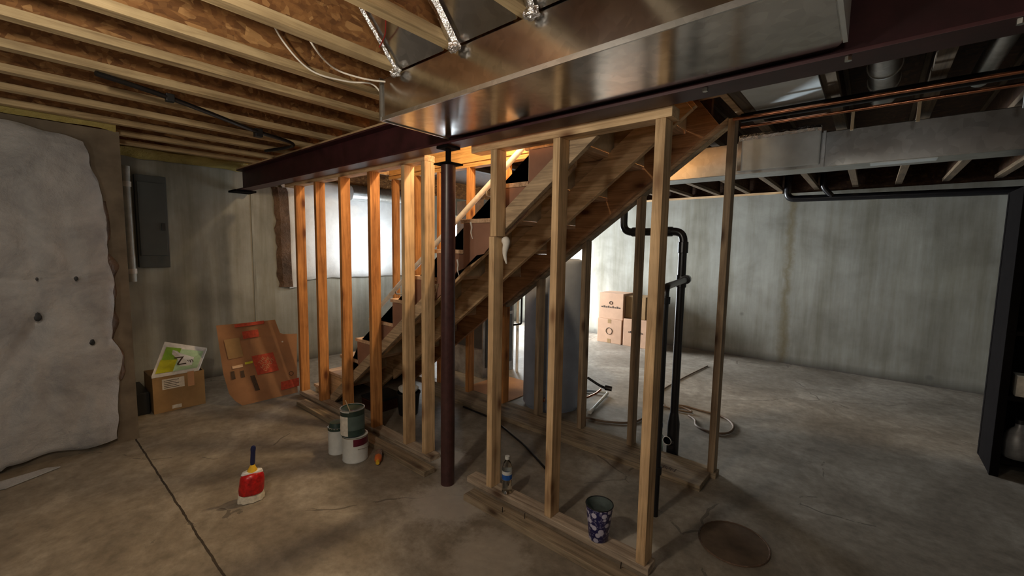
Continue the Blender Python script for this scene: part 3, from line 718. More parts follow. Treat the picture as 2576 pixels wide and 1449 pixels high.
# ---------------------------------------------------------------- insulation
def blanket(name, xplane, ylr, ztb, m, depth, seed, label, nU=60, nV=60, amp=.02, thing_obj=None, parts=()):
    """bulging sheet in front of x = xplane; ylr(v)->(y0,y1), ztb(u)->(zb,zt)"""
    t = thing_obj
    bm = bmesh.new(); g = []
    for j in range(nV + 1):
        v = j / nV; row = []
        for i in range(nU + 1):
            u = i / nU
            zb_, zt_ = ztb(u); z = zb_ + (zt_ - zb_) * v
            y0, y1 = ylr(v); y = y0 + (y1 - y0) * u
            e = min(1, min(u, 1 - u) * 9) * min(1, min(v, 1 - v) * 9)
            h = depth * (.35 + .65 * e ** .5)
            h += amp * noise.noise(Vector((y * 2.2, z * 1.4, seed))) * 1.6 + amp * .7 * noise.noise(Vector((y * 7, z * 4, seed + 5))) + amp * .25 * noise.noise(Vector((y * 22, z * 18, seed)))
            if seed == 1:
                h -= amp * .9 * max(0, 1 - abs(z - 1.28 - .02 * noise.noise(Vector((y * 4, 0, 2)))) / .05)
                for (fy, fz, gy, gz, dd) in ((.10, 1.03, -.06, .30, .022), (.10, 1.0, -.35, .10, .022), (.12, .98, .12, .25, .016), (.11, 1.28, .02, 1.9, .014), (.29, 1.28, .20, 1.9, .014), (.35, .83, .20, 1.15, .013), (-.9, 1.9, -.5, .2, .02)):
                    ex, ez = gy - fy, gz - fz; L2 = ex * ex + ez * ez; tt = max(0, min(1, ((y - fy) * ex + (z - fz) * ez) / L2))
                    ds = math.hypot(y - fy - ex * tt, z - fz - ez * tt); h -= dd * math.exp(-(ds / .035) ** 2) * (1 - .5 * tt)
            row.append(bm.verts.new((xplane + max(h, .012), y, z)))
        g.append(row)
    for j in range(nV):
        for i in range(nU): bm.faces.new((g[j][i], g[j][i + 1], g[j + 1][i + 1], g[j + 1][i]))
    # back sheet and rim
    ext = bmesh.ops.extrude_edge_only(bm, edges=[e for e in bm.edges if e.is_boundary])
    for v in [q for q in ext['geom'] if isinstance(q, bmesh.types.BMVert)]: v.co.x = xplane + .003
    return put(name, bm, m, t, smooth=True)
def interp(tab, x):
    for (a, p), (b_, q) in zip(tab, tab[1:]):
        if x <= b_: return p + (q - p) * max(0, (x - a)) / (b_ - a)
    return tab[-1][1]
rt = [(-.10, .428), (.10, .442), (.40, .462), (.55, .487), (.66, .497), (.72, .478), (.81, .441), (1.02, .461), (1.22, .476), (1.44, .453), (1.67, .460), (1.89, .445), (2.0, .431), (2.11, .392), (2.2, .383), (2.3, .36)]
rt = [(a, y) for a, y in rt]
t = thing('insulation_blanket', 'grey-white plastic-faced insulation blanket hung on the left wall', 'insulation', (-4.29, -.9, 0))
def yl_(v):
    z = .01 + v * 2.25; return (-2.6, interp(rt, z) + .012 * noise.noise(Vector((0, z * 9, 2))) + .012)
def zt_(u):
    y = -2.6 + u * 3.05; return (.03 + .035 * noise.noise(Vector((y * 5, 1, 0))) + (.02 if y > -.1 else 0), 2.29 + .03 * noise.noise(Vector((y * 6, 3, 0))) - (max(0, y - .15) ** 1.3) * .3)
blanket('facing_sheet', -4.285, yl_, zt_, M['insul'], .11, 1, '', 130, 110, .030, t)
bm = bmesh.new(); prev = None
for k in range(60):
    z = .50 + k * .0225; y = interp(rt, z); a = noise.noise(Vector((z * 7, 0, 7)))
    q = [bm.verts.new((-4.280, y - .06, z)), bm.verts.new((-4.262, y + .012, z)), bm.verts.new((-4.297, y + .035 + .055 * a, z))]
    if prev:
        for c_ in range(2): bm.faces.new((prev[c_], prev[c_ + 1], q[c_ + 1], q[c_]))
    prev = q
put('fiberglass_edge', bm, M['fiber_brown'], t)
for (y, z, s) in ((.10, 1.03, .018), (.345, .82, .016), (.11, 1.285, .008), (.29, 1.28, .010)):
    bm = bmesh.new(); bmesh.ops.create_icosphere(bm, subdivisions=2, radius=s)
    for v in bm.verts: v.co.x *= .12; v.co.z *= 1.5; v.co *= 1 + .5 * noise.noise(v.co * 60 + Vector((y * 9, 0, 0))); v.co += Vector((-4.172, y, z))
    put('tear', bm, M['black'], t)
# white blanket behind the stairs
t = thing('insulation_blanket', 'bright white insulation blanket on the far wall behind the left studs', 'insulation', (-5.69, 3.1, 1))
st2 = [(.99, 2.30), (1.1, 2.29), (1.41, 2.285), (1.81, 2.285), (2.2, 2.27), (2.3, 2.22)]
blanket('facing_sheet', -5.69, lambda v: (interp(st2, 1 + v * 1.3) + .02 * noise.noise(Vector((v * 6, 0, 0))), 4.6), lambda u: (1.00 + (.09 if u > .05 else -.02) + .02 * noise.noise(Vector((u * 14, 0, 0))), 2.38 if u > .05 else 2.30), M['insul_white'], .08, 3, '', 70, 50, .010, t)
bm = bmesh.new(); prev = None
for k in range(28):
    z = 1.0 + k * .046; y = interp(st2, z)
    q = [bm.verts.new((-5.695, y - .12 + .03 * noise.noise(Vector((z * 9, 0, 7))), z)), bm.verts.new((-5.66, y - .07 + .02 * noise.noise(Vector((z * 15, 2, 7))), z)), bm.verts.new((-5.63, y + .03, z))]
    if prev:
        for a in range(2): bm.faces.new((prev[a], prev[a + 1], q[a + 1], q[a]))
    prev = q
put('fiberglass_edge', bm, M['fiber_brown'], t)
def batt(x, y, z, label, seed):
    bm = bmesh.new(); nu, nv = 40, 8; g = []
    for j in range(nv + 1):
        row = []
        for i in range(nu + 1):
            u, v = i / nu, j / nv
            yy = y[0] + (y[1] - y[0]) * u; zz = z[0] + (z[1] - z[0]) * v + .02 * noise.noise(Vector((yy * 6, seed, v)))
            e = math.sin(PI * min(max(v, .02), .98)) ** .5
            row.append(bm.verts.new((x[0] + (x[1] - x[0]) * e + .012 * noise.noise(Vector((yy * 14, zz * 14, seed))), yy, zz)))
        g.append(row)
    for j in range(nv):
        for i in range(nu): bm.faces.new((g[j][i], g[j][i + 1], g[j + 1][i + 1], g[j + 1][i]))
    return tag(put('fiberglass_batt', bm, M['fiber_yellow'], smooth=True), label, 'insulation')
batt((-5.70, -5.46), (.60, 1.92), (2.37, 2.50), 'yellow fiberglass batt stuffed above the breaker panel wall', 3)
batt((-4.31, -4.262), (-2.6, .56), (2.345, 2.52), 'yellow-brown fiberglass batt above the big grey insulation blanket', 8)
bm = bmesh.new(); bmesh.ops.create_icosphere(bm, subdivisions=3, radius=.05)
for v in bm.verts: v.co.x *= .5; v.co.y *= 1.0; v.co.z *= .5; v.co *= 1 + .3 * noise.noise(v.co * 30); v.co += Vector((-5.53, 1.36, 2.44))
tag(put('foam_blob', bm, M['plaster'], smooth=True), 'white foam blob on the yellow batt above the breaker panel', 'foam')

# ---------------------------------------------------------------- breaker panel and conduit
t = thing('breaker_panel', 'dark grey electrical breaker panel on the far left wall', 'electrical panel', (-5.66, .975, 1.28))
put('panel_box', ((-5.699, -5.635), (.845, 1.095), (1.28, 2.21)), M['panel_grey'], t, .004)
dr = put('panel_door', ((-5.634, -5.622), (.862, 1.078), (1.40, 2.14)), M['panel_grey'], t, .003)
put('latch', ((-5.6215, -5.610), (1.035, 1.068), (1.66, 1.735)), M['black'], dr, .003)
t = thing('conduit', 'pale vertical plastic conduit beside the breaker panel', 'conduit', (-5.65, .79, 1.14))
bm = bmesh.new(); bm_tube(bm, [(-5.66, .79, 1.14), (-5.66, .79, 2.28)], .034, 18); put('tube', bm, M['pvc'], t, smooth=True)
for z in (1.22, 2.08):
    bm = bmesh.new(); bm_tube(bm, [(-5.66, .79, z), (-5.66, .79, z + .05)], .040, 18); put('coupling', bm, M['white_paint'], t, smooth=True)

# ---------------------------------------------------------------- cardboard at the left
t = thing('cardboard_box', 'scuffed brown box with a white shipping label on the floor under the breaker panel', 'box', (-5.0, .95, 0))
bm = bmesh.new(); X0, X1, Y0, Y1, Zt = -5.16, -4.80, .755, 1.14, .330
for (x, y) in (((X1 - .006, X1), (Y0, Y1)), ((X0, X0 + .006), (Y0, Y1)), ((X0 + .006, X1 - .006), (Y0, Y0 + .006)), ((X0 + .006, X1 - .006), (Y1 - .006, Y1))): bm_box(bm, x, y, (0.001, Zt))
bm_box(bm, (X0 + .006, X1 - .006), (Y0 + .006, Y1 - .006), (0.001, .008)); put('carton', bm, M['card_dark'], t)
lb = put('shipping_label', ((-4.7995, -4.7985), (.822, .985), (.21, .305)), M['paper'], t)
bm = bmesh.new()
for k in range(5): bm_box(bm, (-4.7984, -4.798), (.835, .835 + .11 - .02 * (k % 2)), (.222 + k * .016, .227 + k * .016))
put('printed_lines', bm, M['black_print'], lb)
put('small_label', ((-4.7995, -4.7985), (.885, .955), (.02, .052)), M['paper'], t)
put('tape_strip', ((-4.7994, -4.7988), (1.01, 1.06), (.20, .34)), M['card'], t)
t = thing('flat_pack', 'green and yellow printed carton with white rim tilted on the brown box', 'package', (-4.95, .97, .34))
bm = bmesh.new()
A = [(-4.80, .752, .352), (-4.80, 1.10, .352), (-5.06, 1.235, .485), (-5.06, .905, .60)]
def slab(A, th):
    bm = bmesh.new(); v = [bm.verts.new(p) for p in A]; w = [bm.verts.new((p[0] - .0, p[1], p[2] - th)) for p in A]
    bm.faces.new(v); bm.faces.new(w[::-1])
    for i in range(len(A)): bm.faces.new((v[i], w[i], w[(i + 1) % len(A)], v[(i + 1) % len(A)]))
    return bm
put('carton', slab(A, .02), M['white_paint'], t)
def onq(A, u0, u1, v0, v1, lift=.002):
    a, b_, c, d_ = [Vector(p) for p in A]; n = (b_ - a).cross(d_ - a).normalized()
    if n.x < 0: n = -n
    f = lambda u, v: (a.lerp(b_, u)).lerp(d_.lerp(c, u), v) + n * lift
    bm = bmesh.new(); vs = [bm.verts.new(f(u, v)) for u, v in ((u0, v0), (u1, v0), (u1, v1), (u0, v1))]; bm.faces.new(vs); return bm
put('pale_green_print', onq(A, .42, .95, .05, .82), M['pale_green'], t)
put('green_print', onq(A, .08, .42, .45, .85), M['green'], t)
put('yellow_print', onq(A, .06, .42, .05, .45), M['yellow_print'], t)
def text(s, size, mat, parent, origin, xdir, ydir, name='printed_text', ext=.0003):
    cu = D.curves.new(name, 'FONT'); cu.body = s; cu.size = size; cu.align_x = 'CENTER'; cu.align_y = 'CENTER'; cu.extrude = ext
    cu.materials.append(mat); o = D.objects.new(name, cu); C.objects.link(o)
    x = Vector(xdir).normalized(); y = Vector(ydir); y = (y - x * y.dot(x)).normalized(); z = x.cross(y)
    Mx = Matrix((x, y, z)).transposed().to_4x4(); Mx.translation = Vector(origin) + z * .002
    me = D.meshes.new_from_object(o.evaluated_get(bpy.context.evaluated_depsgraph_get())); D.objects.remove(o); D.curves.remove(cu)
    bm = bmesh.new(); bm.from_mesh(me); bm.transform(Mx); D.meshes.remove(me)
    return put(name, bm, mat, parent)
a, b_, c, d_ = [Vector(p) for p in A]
nrm = (b_ - a).cross(d_ - a).normalized(); nrm = nrm if nrm.x > 0 else -nrm
text('Z', .13, M['black_print'], t, a.lerp(b_, .5).lerp(d_.lerp(c, .5), .38) + nrm * .003, b_ - a, d_ - a)
text('nn', .07, M['black_print'], t, a.lerp(b_, .70).lerp(d_.lerp(c, .70), .38) + nrm * .003, b_ - a, d_ - a)
tag(put('dark_box', ((-5.30, -4.86), (.60, .74), (0.001, .20)), M['black'], bevel=.004), 'small black box tucked left of the labelled brown box', 'box')

t = thing('cardboard_sheet', 'large flattened moving carton with red prints leaning on the far left wall', 'cardboard', (-5.0, 1.8, 0))
YL = [(0, 1.35), (.05, 1.30), (.12, 1.262), (.30, 1.243), (.74, 1.252)]
YR = [(0, 1.86), (.30, 1.925), (.572, 1.985), (.585, 1.84), (.60, 1.815), (.74, 1.79)]
def sx(z): return -4.465 - .33 * (z / .735) ** .9
def spt(y, z, l=0): return Vector((sx(z) + l, y, z + l * .4))
bm = bmesh.new(); g = []; nu, nv = 24, 48
for j in range(nv + 1):
    z = .738 * j / nv; a0, a1 = interp(YL, z), interp(YR, z)
    g.append([bm.verts.new(spt(a0 + (a1 - a0) * i / nu, .004 + z + .02 * (1 - i / nu) * (z > .7) * 0, .012 * math.sin(i / nu * 3.1 + z * 3))) for i in range(nu + 1)])
for j in range(nv):
    for i in range(nu): bm.faces.new((g[j][i], g[j][i + 1], g[j + 1][i + 1], g[j + 1][i]))
bmesh.ops.solidify(bm, geom=bm.faces[:], thickness=.006)
put('flattened_carton', bm, M['card'], t)
def patch(y0, y1, z0, z1, m, nm, sk=.0, lift=.024):
    bm = bmesh.new(); K = 5
    rows = [[bm.verts.new(spt(y0 + (y1 - y0) * i / K + sk * (z0 + (z1 - z0) * j / K - z0), z0 + (z1 - z0) * j / K + .03 * i / K * (y1 - y0), lift)) for i in range(K + 1)] for j in range(K + 1)]
    for j in range(K):
        for i in range(K): bm.faces.new((rows[j][i], rows[j][i + 1], rows[j + 1][i + 1], rows[j + 1][i]))
    return put(nm, bm, m, t)
patch(1.40, 1.67, .700, .730, M['red_print'], 'red_bar'); patch(1.455, 1.60, .585, .655, M['red_print'], 'logo_square')
patch(1.52, 1.72, .235, .415, M['red_print'], 'logo_square', -.12)
cpt = spt(1.61, .335, .026); dx, dy = Vector((0, 1, .03)), Vector((-.4, -.05, 1)).normalized()
for k, s_ in enumerate(('THE', 'HOME', 'DEPOT')):
    off = (dx - dy).normalized() * (k - 1) * .040
    text(s_, .046, M['card'], t, cpt + off, dx + dy, -dx + dy)
patch(1.70, 1.88, .055, .13, M['red_print'], 'red_stripe', .2); patch(1.475, 1.515, .10, .24, M['black_print'], 'printed_column', -.15)
patch(1.30, 1.33, .24, .31, M['black_print'], 'printed_mark'); patch(1.38, 1.41, .24, .30, M['black_print'], 'printed_mark')
patch(1.32, 1.41, .33, .355, M['tread'], 'torn_tape'); patch(1.43, 1.50, .35, .37, M['yellow_print'], 'tape_scrap'); patch(1.80, 1.815, .50, .515, M['cream'], 'tape_scrap')
patch(1.30, 1.43, .42, .60, M['card_dark'], 'stain', -.05)
bm = bmesh.new(); bm_tube(bm, [spt(1.83 + .02 * math.cos(k * PI / 10), .19 + .018 * math.sin(k * PI / 10), .025) for k in range(21)], .003, 5, False); put('printed_ring', bm, M['black_print'], t)
tag(put('plastic_scrap', slab([(-4.08, -.35, .012), (-3.98, -.10, .010), (-4.10, .14, .012), (-4.14, .08, .012)], .006), M['insul']), 'thin white torn plastic strip on the floor under the grey insulation blanket', 'scrap')

# ---------------------------------------------------------------- paint cans
def can(t, c, r, h, body, m_inside=None, open_=False, z0=0):
    bm = bmesh.new(); bm_lathe(bm, [(0, 0), (r * .97, 0), (r, .004), (r, .008), (r * .985, .012), (r * .985, h - .010), (r * 1.01, h - .006), (r * 1.01, h), (r * .90, h), (r * .90, h - .006), (0, h - (.03 if open_ else .006))], (c[0], c[1], z0), 40)
    put('can_body', bm, body, t, smooth=True)
    bm = bmesh.new(); bm_lathe(bm, [(r * .90, h - .001), (r * 1.015, h + .0005), (r * 1.015, h - .005)], (c[0], c[1], z0), 40); put('rim', bm, M['tin'], t, smooth=True)
def wrap(t, c, r, z0, z1, a0, a1, m, nm):
    bm = bmesh.new(); bm_lathe(bm, [(r, z0), (r, z1)], (c[0], c[1], 0), 20, a0, a1); return put(nm, bm, m, t, smooth=True)
def ang(d): return math.radians(d)
cc = (-2.755, 1.535); fa = math.degrees(math.atan2(-cc[1], -cc[0]))   # direction towards the viewer side
t = thing('paint_can', 'large white paint can with a maroon band at the bottom of the stack', 'paint can', (*cc, 0), 'paint cans by the stud wall')
can(t, cc, .088, .185, M['can_white'])
wrap(t, cc, .0885, .125, .176, ang(fa - 8), ang(fa + 150), M['maroon_label'], 'maroon_band')
bm = bmesh.new(); bm_tube(bm, smooth_path([(cc[0] + .088 * math.cos(ang(fa + 88)), cc[1] + .088 * math.sin(ang(fa + 88)), .15), (cc[0] + .10 * math.cos(ang(fa + 60)), cc[1] + .10 * math.sin(ang(fa + 60)), .10), (cc[0] + .094 * math.cos(ang(fa + 10)), cc[1] + .094 * math.sin(ang(fa + 10)), .105)], 6), .0014, 6); put('wire_handle', bm, M['tin'], t)
c2_ = (-2.775, 1.53)
t = thing('paint_can', 'open dark green paint can with white label stacked on the white can', 'paint can', (*c2_, .187), 'paint cans by the stud wall')
can(t, c2_, .084, .19, M['green_dark'], None, True, .187)
wrap(t, c2_, .0846, .195, .335, ang(fa - 78), ang(fa - 22), M['paper'], 'white_label')
wrap(t, c2_, .0846, .235, .335, ang(fa - 22), ang(fa + 75), M['teal_label'], 'teal_label')
wrap(t, c2_, .0848, .365, .378, ang(fa - 80), ang(fa - 15), M['can_white'], 'rim_drip'); wrap(t, c2_, .0848, .345, .378, ang(fa + 110), ang(fa + 160), M['can_white'], 'rim_drip')
bm = bmesh.new(); bm_lathe(bm, [(0, 0), (.074, 0)], (c2_[0], c2_[1], .352), 30); put('paint_residue', bm, M['inside_brown'], t)
bm = bmesh.new(); bm_tube(bm, [(c2_[0] + .03, c2_[1] - .03, .353), (c2_[0] + .045, c2_[1] - .075, .46)], .003, 6); tag(put('stir_stick', bm, M['cream_edge']), 'thin pale stick standing in the open green paint can', 'stick')
c3 = (-2.945, 1.50)
t = thing('paint_can', 'smaller white can with green rim behind the stacked cans', 'paint can', (*c3, 0), 'paint cans by the stud wall')
can(t, c3, .064, .20, M['can_white']); wrap(t, c3, .0655, .18, .202, 0, 2 * PI, M['green_dark'], 'green_band')
bm = bmesh.new(); bm_lathe(bm, [(0, 0), (.058, 0), (.05, .03), (.0, .04)], (c3[0], c3[1], .2022), 24); put('lid', bm, M['green_dark'], t, smooth=True)

# tube lying on the floor
t = thing('glue_bottle', 'small brown and orange bottle with yellow cap lying on the floor by the cans', 'bottle', (-2.6, 1.63, 0))
a_, b2_ = Vector((-2.665, 1.672, .026)), Vector((-2.555, 1.592, .024))
def ax(t0, t1): return [a_.lerp(b2_, t0), a_.lerp(b2_, t1)]
bm = bmesh.new(); bm_tube(bm, ax(0, .55), .026, 18); put('bottle_body', bm, M['brown_label'], t, smooth=True)
bm = bmesh.new(); bm_tube(bm, [a_.lerp(b2_, .55), a_.lerp(b2_, .85), a_.lerp(b2_, .98)], [.026, .024, .014], 18); put('shoulder', bm, M['orange'], t, smooth=True)
bm = bmesh.new(); bm_tube(bm, ax(.98, 1.18), .013, 14); put('cap', bm, M['yellow'], t, smooth=True)

# ---------------------------------------------------------------- brush with red sleeve standing on its bristles
bx, by = -2.745, .853
t = thing('dust_brush', 'brush in a red wrapper with navy handle standing on the open floor', 'brush', (bx, by, 0))
def ell(prof, m, nm, flat=.62, lean=.0):
    bm = bmesh.new(); s = 32; rings = []
    ca, sa = math.cos(ang(-17)), math.sin(ang(-17))
    for r, z in prof:
        row = []
        for k in range(s):
            a = 2 * PI * k / s; x = r * math.cos(a) * flat; y = r * math.sin(a)
            w = 1 + (.06 * math.sin(a * 9 + z * 60) if nm == 'bristles' else .05 * noise.noise(Vector((x * 30, y * 30, z * 30))))
            row.append(bm.verts.new((bx + (x * ca - y * sa) * w + z * .06, by + (x * sa + y * ca) * w + z * .05, z)))
        rings.append(row)
    for p, q in zip(rings, rings[1:]):
        for k in range(s): bm.faces.new((p[k], p[(k + 1) % s], q[(k + 1) % s], q[k]))
    bm.faces.new(rings[0][::-1]); bm.faces.new(rings[-1]); put(nm, bm, m, t, smooth=True)
ell([(.060, .0), (.070, .004), (.068, .03), (.064, .055), (.060, .06)], M['bristle'], 'bristles')
ell([(.050, .048), (.064, .052), (.067, .08), (.066, .12), (.062, .15), (.052, .172), (.030, .182)], M['red'], 'red_wrapper', .75)
ell([(.050, .160), (.057, .172), (.050, .186), (.02, .190)], M['white_paint'], 'shoulder', .5)
ell([(.026, .172), (.027, .19), (.014, .216), (.012, .224)], M['yellow'], 'ferrule', .95)
ell([(.011, .222), (.0135, .24), (.0125, .30), (.0145, .325), (.011, .338), (.004, .342)], M['navy'], 'handle', .8)

# ---------------------------------------------------------------- water bottle and bucket on the near plate
wx, wy = -1.612, 1.892
t = thing('water_bottle', 'clear plastic water bottle with blue label standing on the near bottom plate', 'bottle', (wx, wy, .0385))
bm = bmesh.new(); bm_lathe(bm, [(0, 0), (.026, .0), (.031, .006), (.031, .03), (.029, .036), (.031, .042), (.031, .062), (.028, .070), (.031, .078), (.031, .145), (.030, .165), (.020, .195), (.0125, .205), (.0125, .222)], (wx, wy, .0385), 28); put('bottle_body', bm, M['pet'], t, smooth=True)
bm = bmesh.new(); bm_lathe(bm, [(0, .004), (.027, .004), (.0275, .05), (.0275, .10), (0, .10)], (wx, wy, .0385), 24); put('crumpled_light_fill', bm, M['pet'], t, smooth=True)
bm = bmesh.new(); bm_lathe(bm, [(.0316, .092), (.0316, .122)], (wx, wy, .0385), 28); put('blue_label', bm, M['blue'], t, smooth=True)
bm = bmesh.new(); bm_lathe(bm, [(.0316, .1225), (.0316, .145)], (wx, wy, .0385), 28); put('white_label', bm, M['can_white'], t, smooth=True)
bm = bmesh.new(); bm_lathe(bm, [(.0145, .214), (.0145, .232), (0, .233)], (wx, wy, .0385), 24); put('cap', bm, M['can_white'], t, smooth=True)
qx, qy = -.985, 1.898
t = thing('bucket', 'small metal bucket with navy and white flower print on the near bottom plate', 'bucket', (qx, qy, .0385))
bm = bmesh.new(); bm_lathe(bm, [(0, 0), (.047, 0), (.0495, .004), (.069, .182), (.069, .186)], (qx, qy, .0385), 40); put('outer_wall', bm, M['floral'], t, smooth=True)
bm = bmesh.new(); bm_lathe(bm, [(.0685, .184), (.0675, .184), (.047, .006), (0, .006)], (qx, qy, .0385), 40); put('inner_wall', bm, M['bucket_in'], t, smooth=True)
bm = bmesh.new(); bm_tube(bm, [(qx + .0695 * math.cos(k * PI / 20), qy + .0695 * math.sin(k * PI / 20), .0385 + .186) for k in range(41)], .0028, 8, False); put('rolled_rim', bm, M['black'], t, smooth=True)

# ---------------------------------------------------------------- floor patch, hoses, frame
t = thing('sump_cover', 'round rough brown patch in the floor at the lower right', 'cover', (-.452, 2.375, 0))
bm = bmesh.new(); s = 48; ring0, ring1 = [], []
cv = bm.verts.new((-.452, 2.385, .0045))
for k in range(s):
    a = 2 * PI * k / s; rr = .175 + .008 * noise.noise(Vector((math.cos(a) * 3, math.sin(a) * 3, 1)))
    ring1.append(bm.verts.new((-.452 + rr * .93 * math.cos(a), 2.385 + rr * math.sin(a), .004))); ring0.append(bm.verts.new((-.452 + rr * .96 * math.cos(a), 2.385 + rr * 1.03 * math.sin(a), .0002)))
for k in range(s):
    bm.faces.new((cv, ring1[k], ring1[(k + 1) % s])); bm.faces.new((ring1[k], ring0[k], ring0[(k + 1) % s], ring1[(k + 1) % s]))
put('lid', bm, M['patch'], t)
bm = bmesh.new(); bm_tube(bm, [(-.452 + .166 * math.cos(k * PI / 20), 2.385 + .180 * math.sin(k * PI / 20), .003) for k in range(41)], .0045, 6, False); put('rim', bm, M['fiber_brown'], t)
def cord(label, pts, r, m):
    bm = bmesh.new(); bm_tube(bm, smooth_path(pts, 8), r, 10); return tag(put('extension_cord', bm, m, smooth=True), label, 'cord')
cord('brown cord looped on the floor behind the tall black pipe', [(-1.90, 3.30, .012), (-1.684, 3.352, .012), (-1.513, 3.508, .012), (-1.48, 3.80, .012), (-1.47, 4.05, .012), (-1.335, 4.053, .014), (-1.2, 4.09, .018), (-1.30, 4.14, .022), (-1.401, 4.132, .022), (-1.30, 4.22, .012), (-1.16, 4.206, .012), (-.942, 4.177, .012), (-.823, 4.022, .012), (-.824, 3.825, .012), (-.93, 3.75, .012), (-1.065, 3.80, .012), (-1.12, 3.93, .012), (-1.20, 4.0, .012)], .010, M['hose'])
cord('thin brown cord running back across the floor to the back wall', [(-1.46, 4.10, .008), (-1.62, 4.35, .008), (-1.66, 4.6, .008), (-1.64, 5.19, .008), (-1.58, 5.97, .008)], .007, M['hose'])
t = thing('bent_pipe_stand', 'bent pale pipe frame lying on the floor right of the water heater', 'frame', (-2.1, 3.8, 0))
bm = bmesh.new(); bm_tube(bm, elbow([(-2.30, 3.93, .015), (-2.03, 4.01, .03), (-1.92, 3.46, .015)], .03), .014, 12); put('tube', bm, M['pvc'], t, smooth=True)
bm = bmesh.new(); bm_tube(bm, [(-1.93, 3.50, .015), (-1.915, 3.43, .015)], .019, 12); put('end_cap', bm, M['white_paint'], t)
t = thing('hose_nozzle', 'dark hose valve sticking out beside the water heater', 'valve', (-1.85, 3.6, .0))
bm = bmesh.new(); bm_tube(bm, smooth_path([(-2.02, 3.55, .30), (-1.90, 3.58, .24), (-1.82, 3.60, .22)], 5), .012, 10); put('hose', bm, M['black'], t, smooth=True)
bm = bmesh.new(); bm_tube(bm, [(-1.85, 3.59, .23), (-1.79, 3.61, .225)], .024, 12); put('valve_body', bm, M['nail'], t)
bm = bmesh.new(); bm_tube(bm, smooth_path([(-2.02, 3.55, .10), (-1.93, 3.56, .16), (-1.88, 3.57, .21)], 5), .010, 10); put('copper_stub', bm, M['copper'], t, smooth=True)

# ---------------------------------------------------------------- cables on the ceiling
def cable(name, label, pts, r, m, cat='cable'):
    bm = bmesh.new(); bm_tube(bm, smooth_path(pts, 8), r, 8); return tag(put(name, bm, m, smooth=True), label, cat)
t = thing('cable_bundle', 'black cable bundle strapped under the joists at the upper left', 'cable', (-3.4, 1.0, 2.34))
bm = bmesh.new(); bm_tube(bm, smooth_path([(-2.99, .33, 2.36), (-3.03, .45, 2.357), (-3.12, .70, 2.345), (-3.44, 1.18, 2.345), (-3.66, 1.55, 2.345), (-4.10, 1.50, 2.345)], 8), .013, 10); put('cable', bm, M['black'], t, smooth=True)
put('strap', ((-3.11, -3.07), (.62, .66), (2.325, 2.368)), M['black'], t, .004); put('strap', ((-3.50, -3.45), (1.20, 1.25), (2.31, 2.368)), M['black'], t, .004)
cable('electric_wire', 'white wire drooping lowest from the joists left of the duct', [(-2.165, .80, 2.62), (-2.165, .88, 2.48), (-2.14, 1.0, 2.375), (-2.08, 1.15, 2.355), (-2.00, 1.25, 2.35), (-1.94, 1.29, 2.25)], .0042, M['wire'])
cable('electric_wire', 'second white wire looping to the duct corner nearer the bright joist', [(-1.862, .80, 2.48), (-1.866, .88, 2.375), (-1.95, .98, 2.36), (-1.99, 1.07, 2.355), (-1.93, 1.16, 2.335), (-1.87, 1.235, 2.33)], .0042, M['wire'])
cable('electric_wire', 'thin red wire crossing in front of the foil strips', [(-1.77, 1.14, 2.43), (-1.66, 1.10, 2.45), (-1.55, 1.02, 2.53), (-1.47, .92, 2.60)], .003, M['red_wire'])
bm = bmesh.new(); bmesh.ops.create_icosphere(bm, subdivisions=3, radius=.06)
for v in bm.verts: v.co.z *= .3; v.co *= 1 + .4 * noise.noise(v.co * 20); v.co += Vector((-1.98, .72, 2.655))
tag(put('foam_blob', bm, M['plaster'], smooth=True), 'white blob stuck on the subfloor near the top edge, left of the bright joists', 'foam')
bm = bmesh.new(); bm_tube(bm, [(-5.40, 3.0, 2.24), (-5.40, 3.95, 2.26)], .10, 20)
tag(put('round_duct', bm, M['duct2'], smooth=True), 'round duct crossing the top of the white insulation behind the left studs', 'duct')

# ---------------------------------------------------------------- dark shelf at the right
t = thing('shelving_unit', 'dark shelving unit cut off by the right edge of the frame', 'shelf', (1.2, 4.6, 0))
for x in (.735, 1.62):
    for y in (4.36, 4.76): put('post', ((x, x + .045), (y, y + .04), (0, 2.0)), M['dark_steel'], t, .003)
for z in (.10, .55, 1.0, 1.45, 1.96): put('shelf_board', ((.740, 1.66), (4.365, 4.795), (z, z + .03)), M['dark_steel'], t, .002)
put('side_panel', ((.738, .746), (4.40, 4.76), (.0, 2.0)), M['dark_steel'], t); put('back_panel', ((.74, 1.66), (4.79, 4.80), (0, 2.0)), M['dark_steel'], t)
t = thing('carton', 'small whitish carton on the dark shelf at the right edge', 'box', (.86, 4.45, .58))
put('carton_body', ((.815, .93), (4.39, 4.50), (.5805, .72)), M['paper'], t, .003); put('carton_flap', ((.813, .932), (4.389, 4.501), (.7203, .727)), M['can_white'], t)
t = thing('cleaning_bottle', 'round grey jug low on the dark shelf at the right edge', 'jug', (.87, 4.46, .131))
bm = bmesh.new(); bm_lathe(bm, [(0, 0), (.065, 0), (.075, .02), (.078, .12), (.06, .18), (.025, .22), (.022, .25)], (.87, 4.47, .131), 24); put('jug_body', bm, M['furnace_grey'], t, smooth=True)
bm = bmesh.new(); bm_lathe(bm, [(.026, .245), (.026, .275), (0, .277)], (.87, 4.47, .131), 20); put('cap', bm, M['black'], t, smooth=True)

for o in D.objects:
    if '_o' in o: del o['_o']

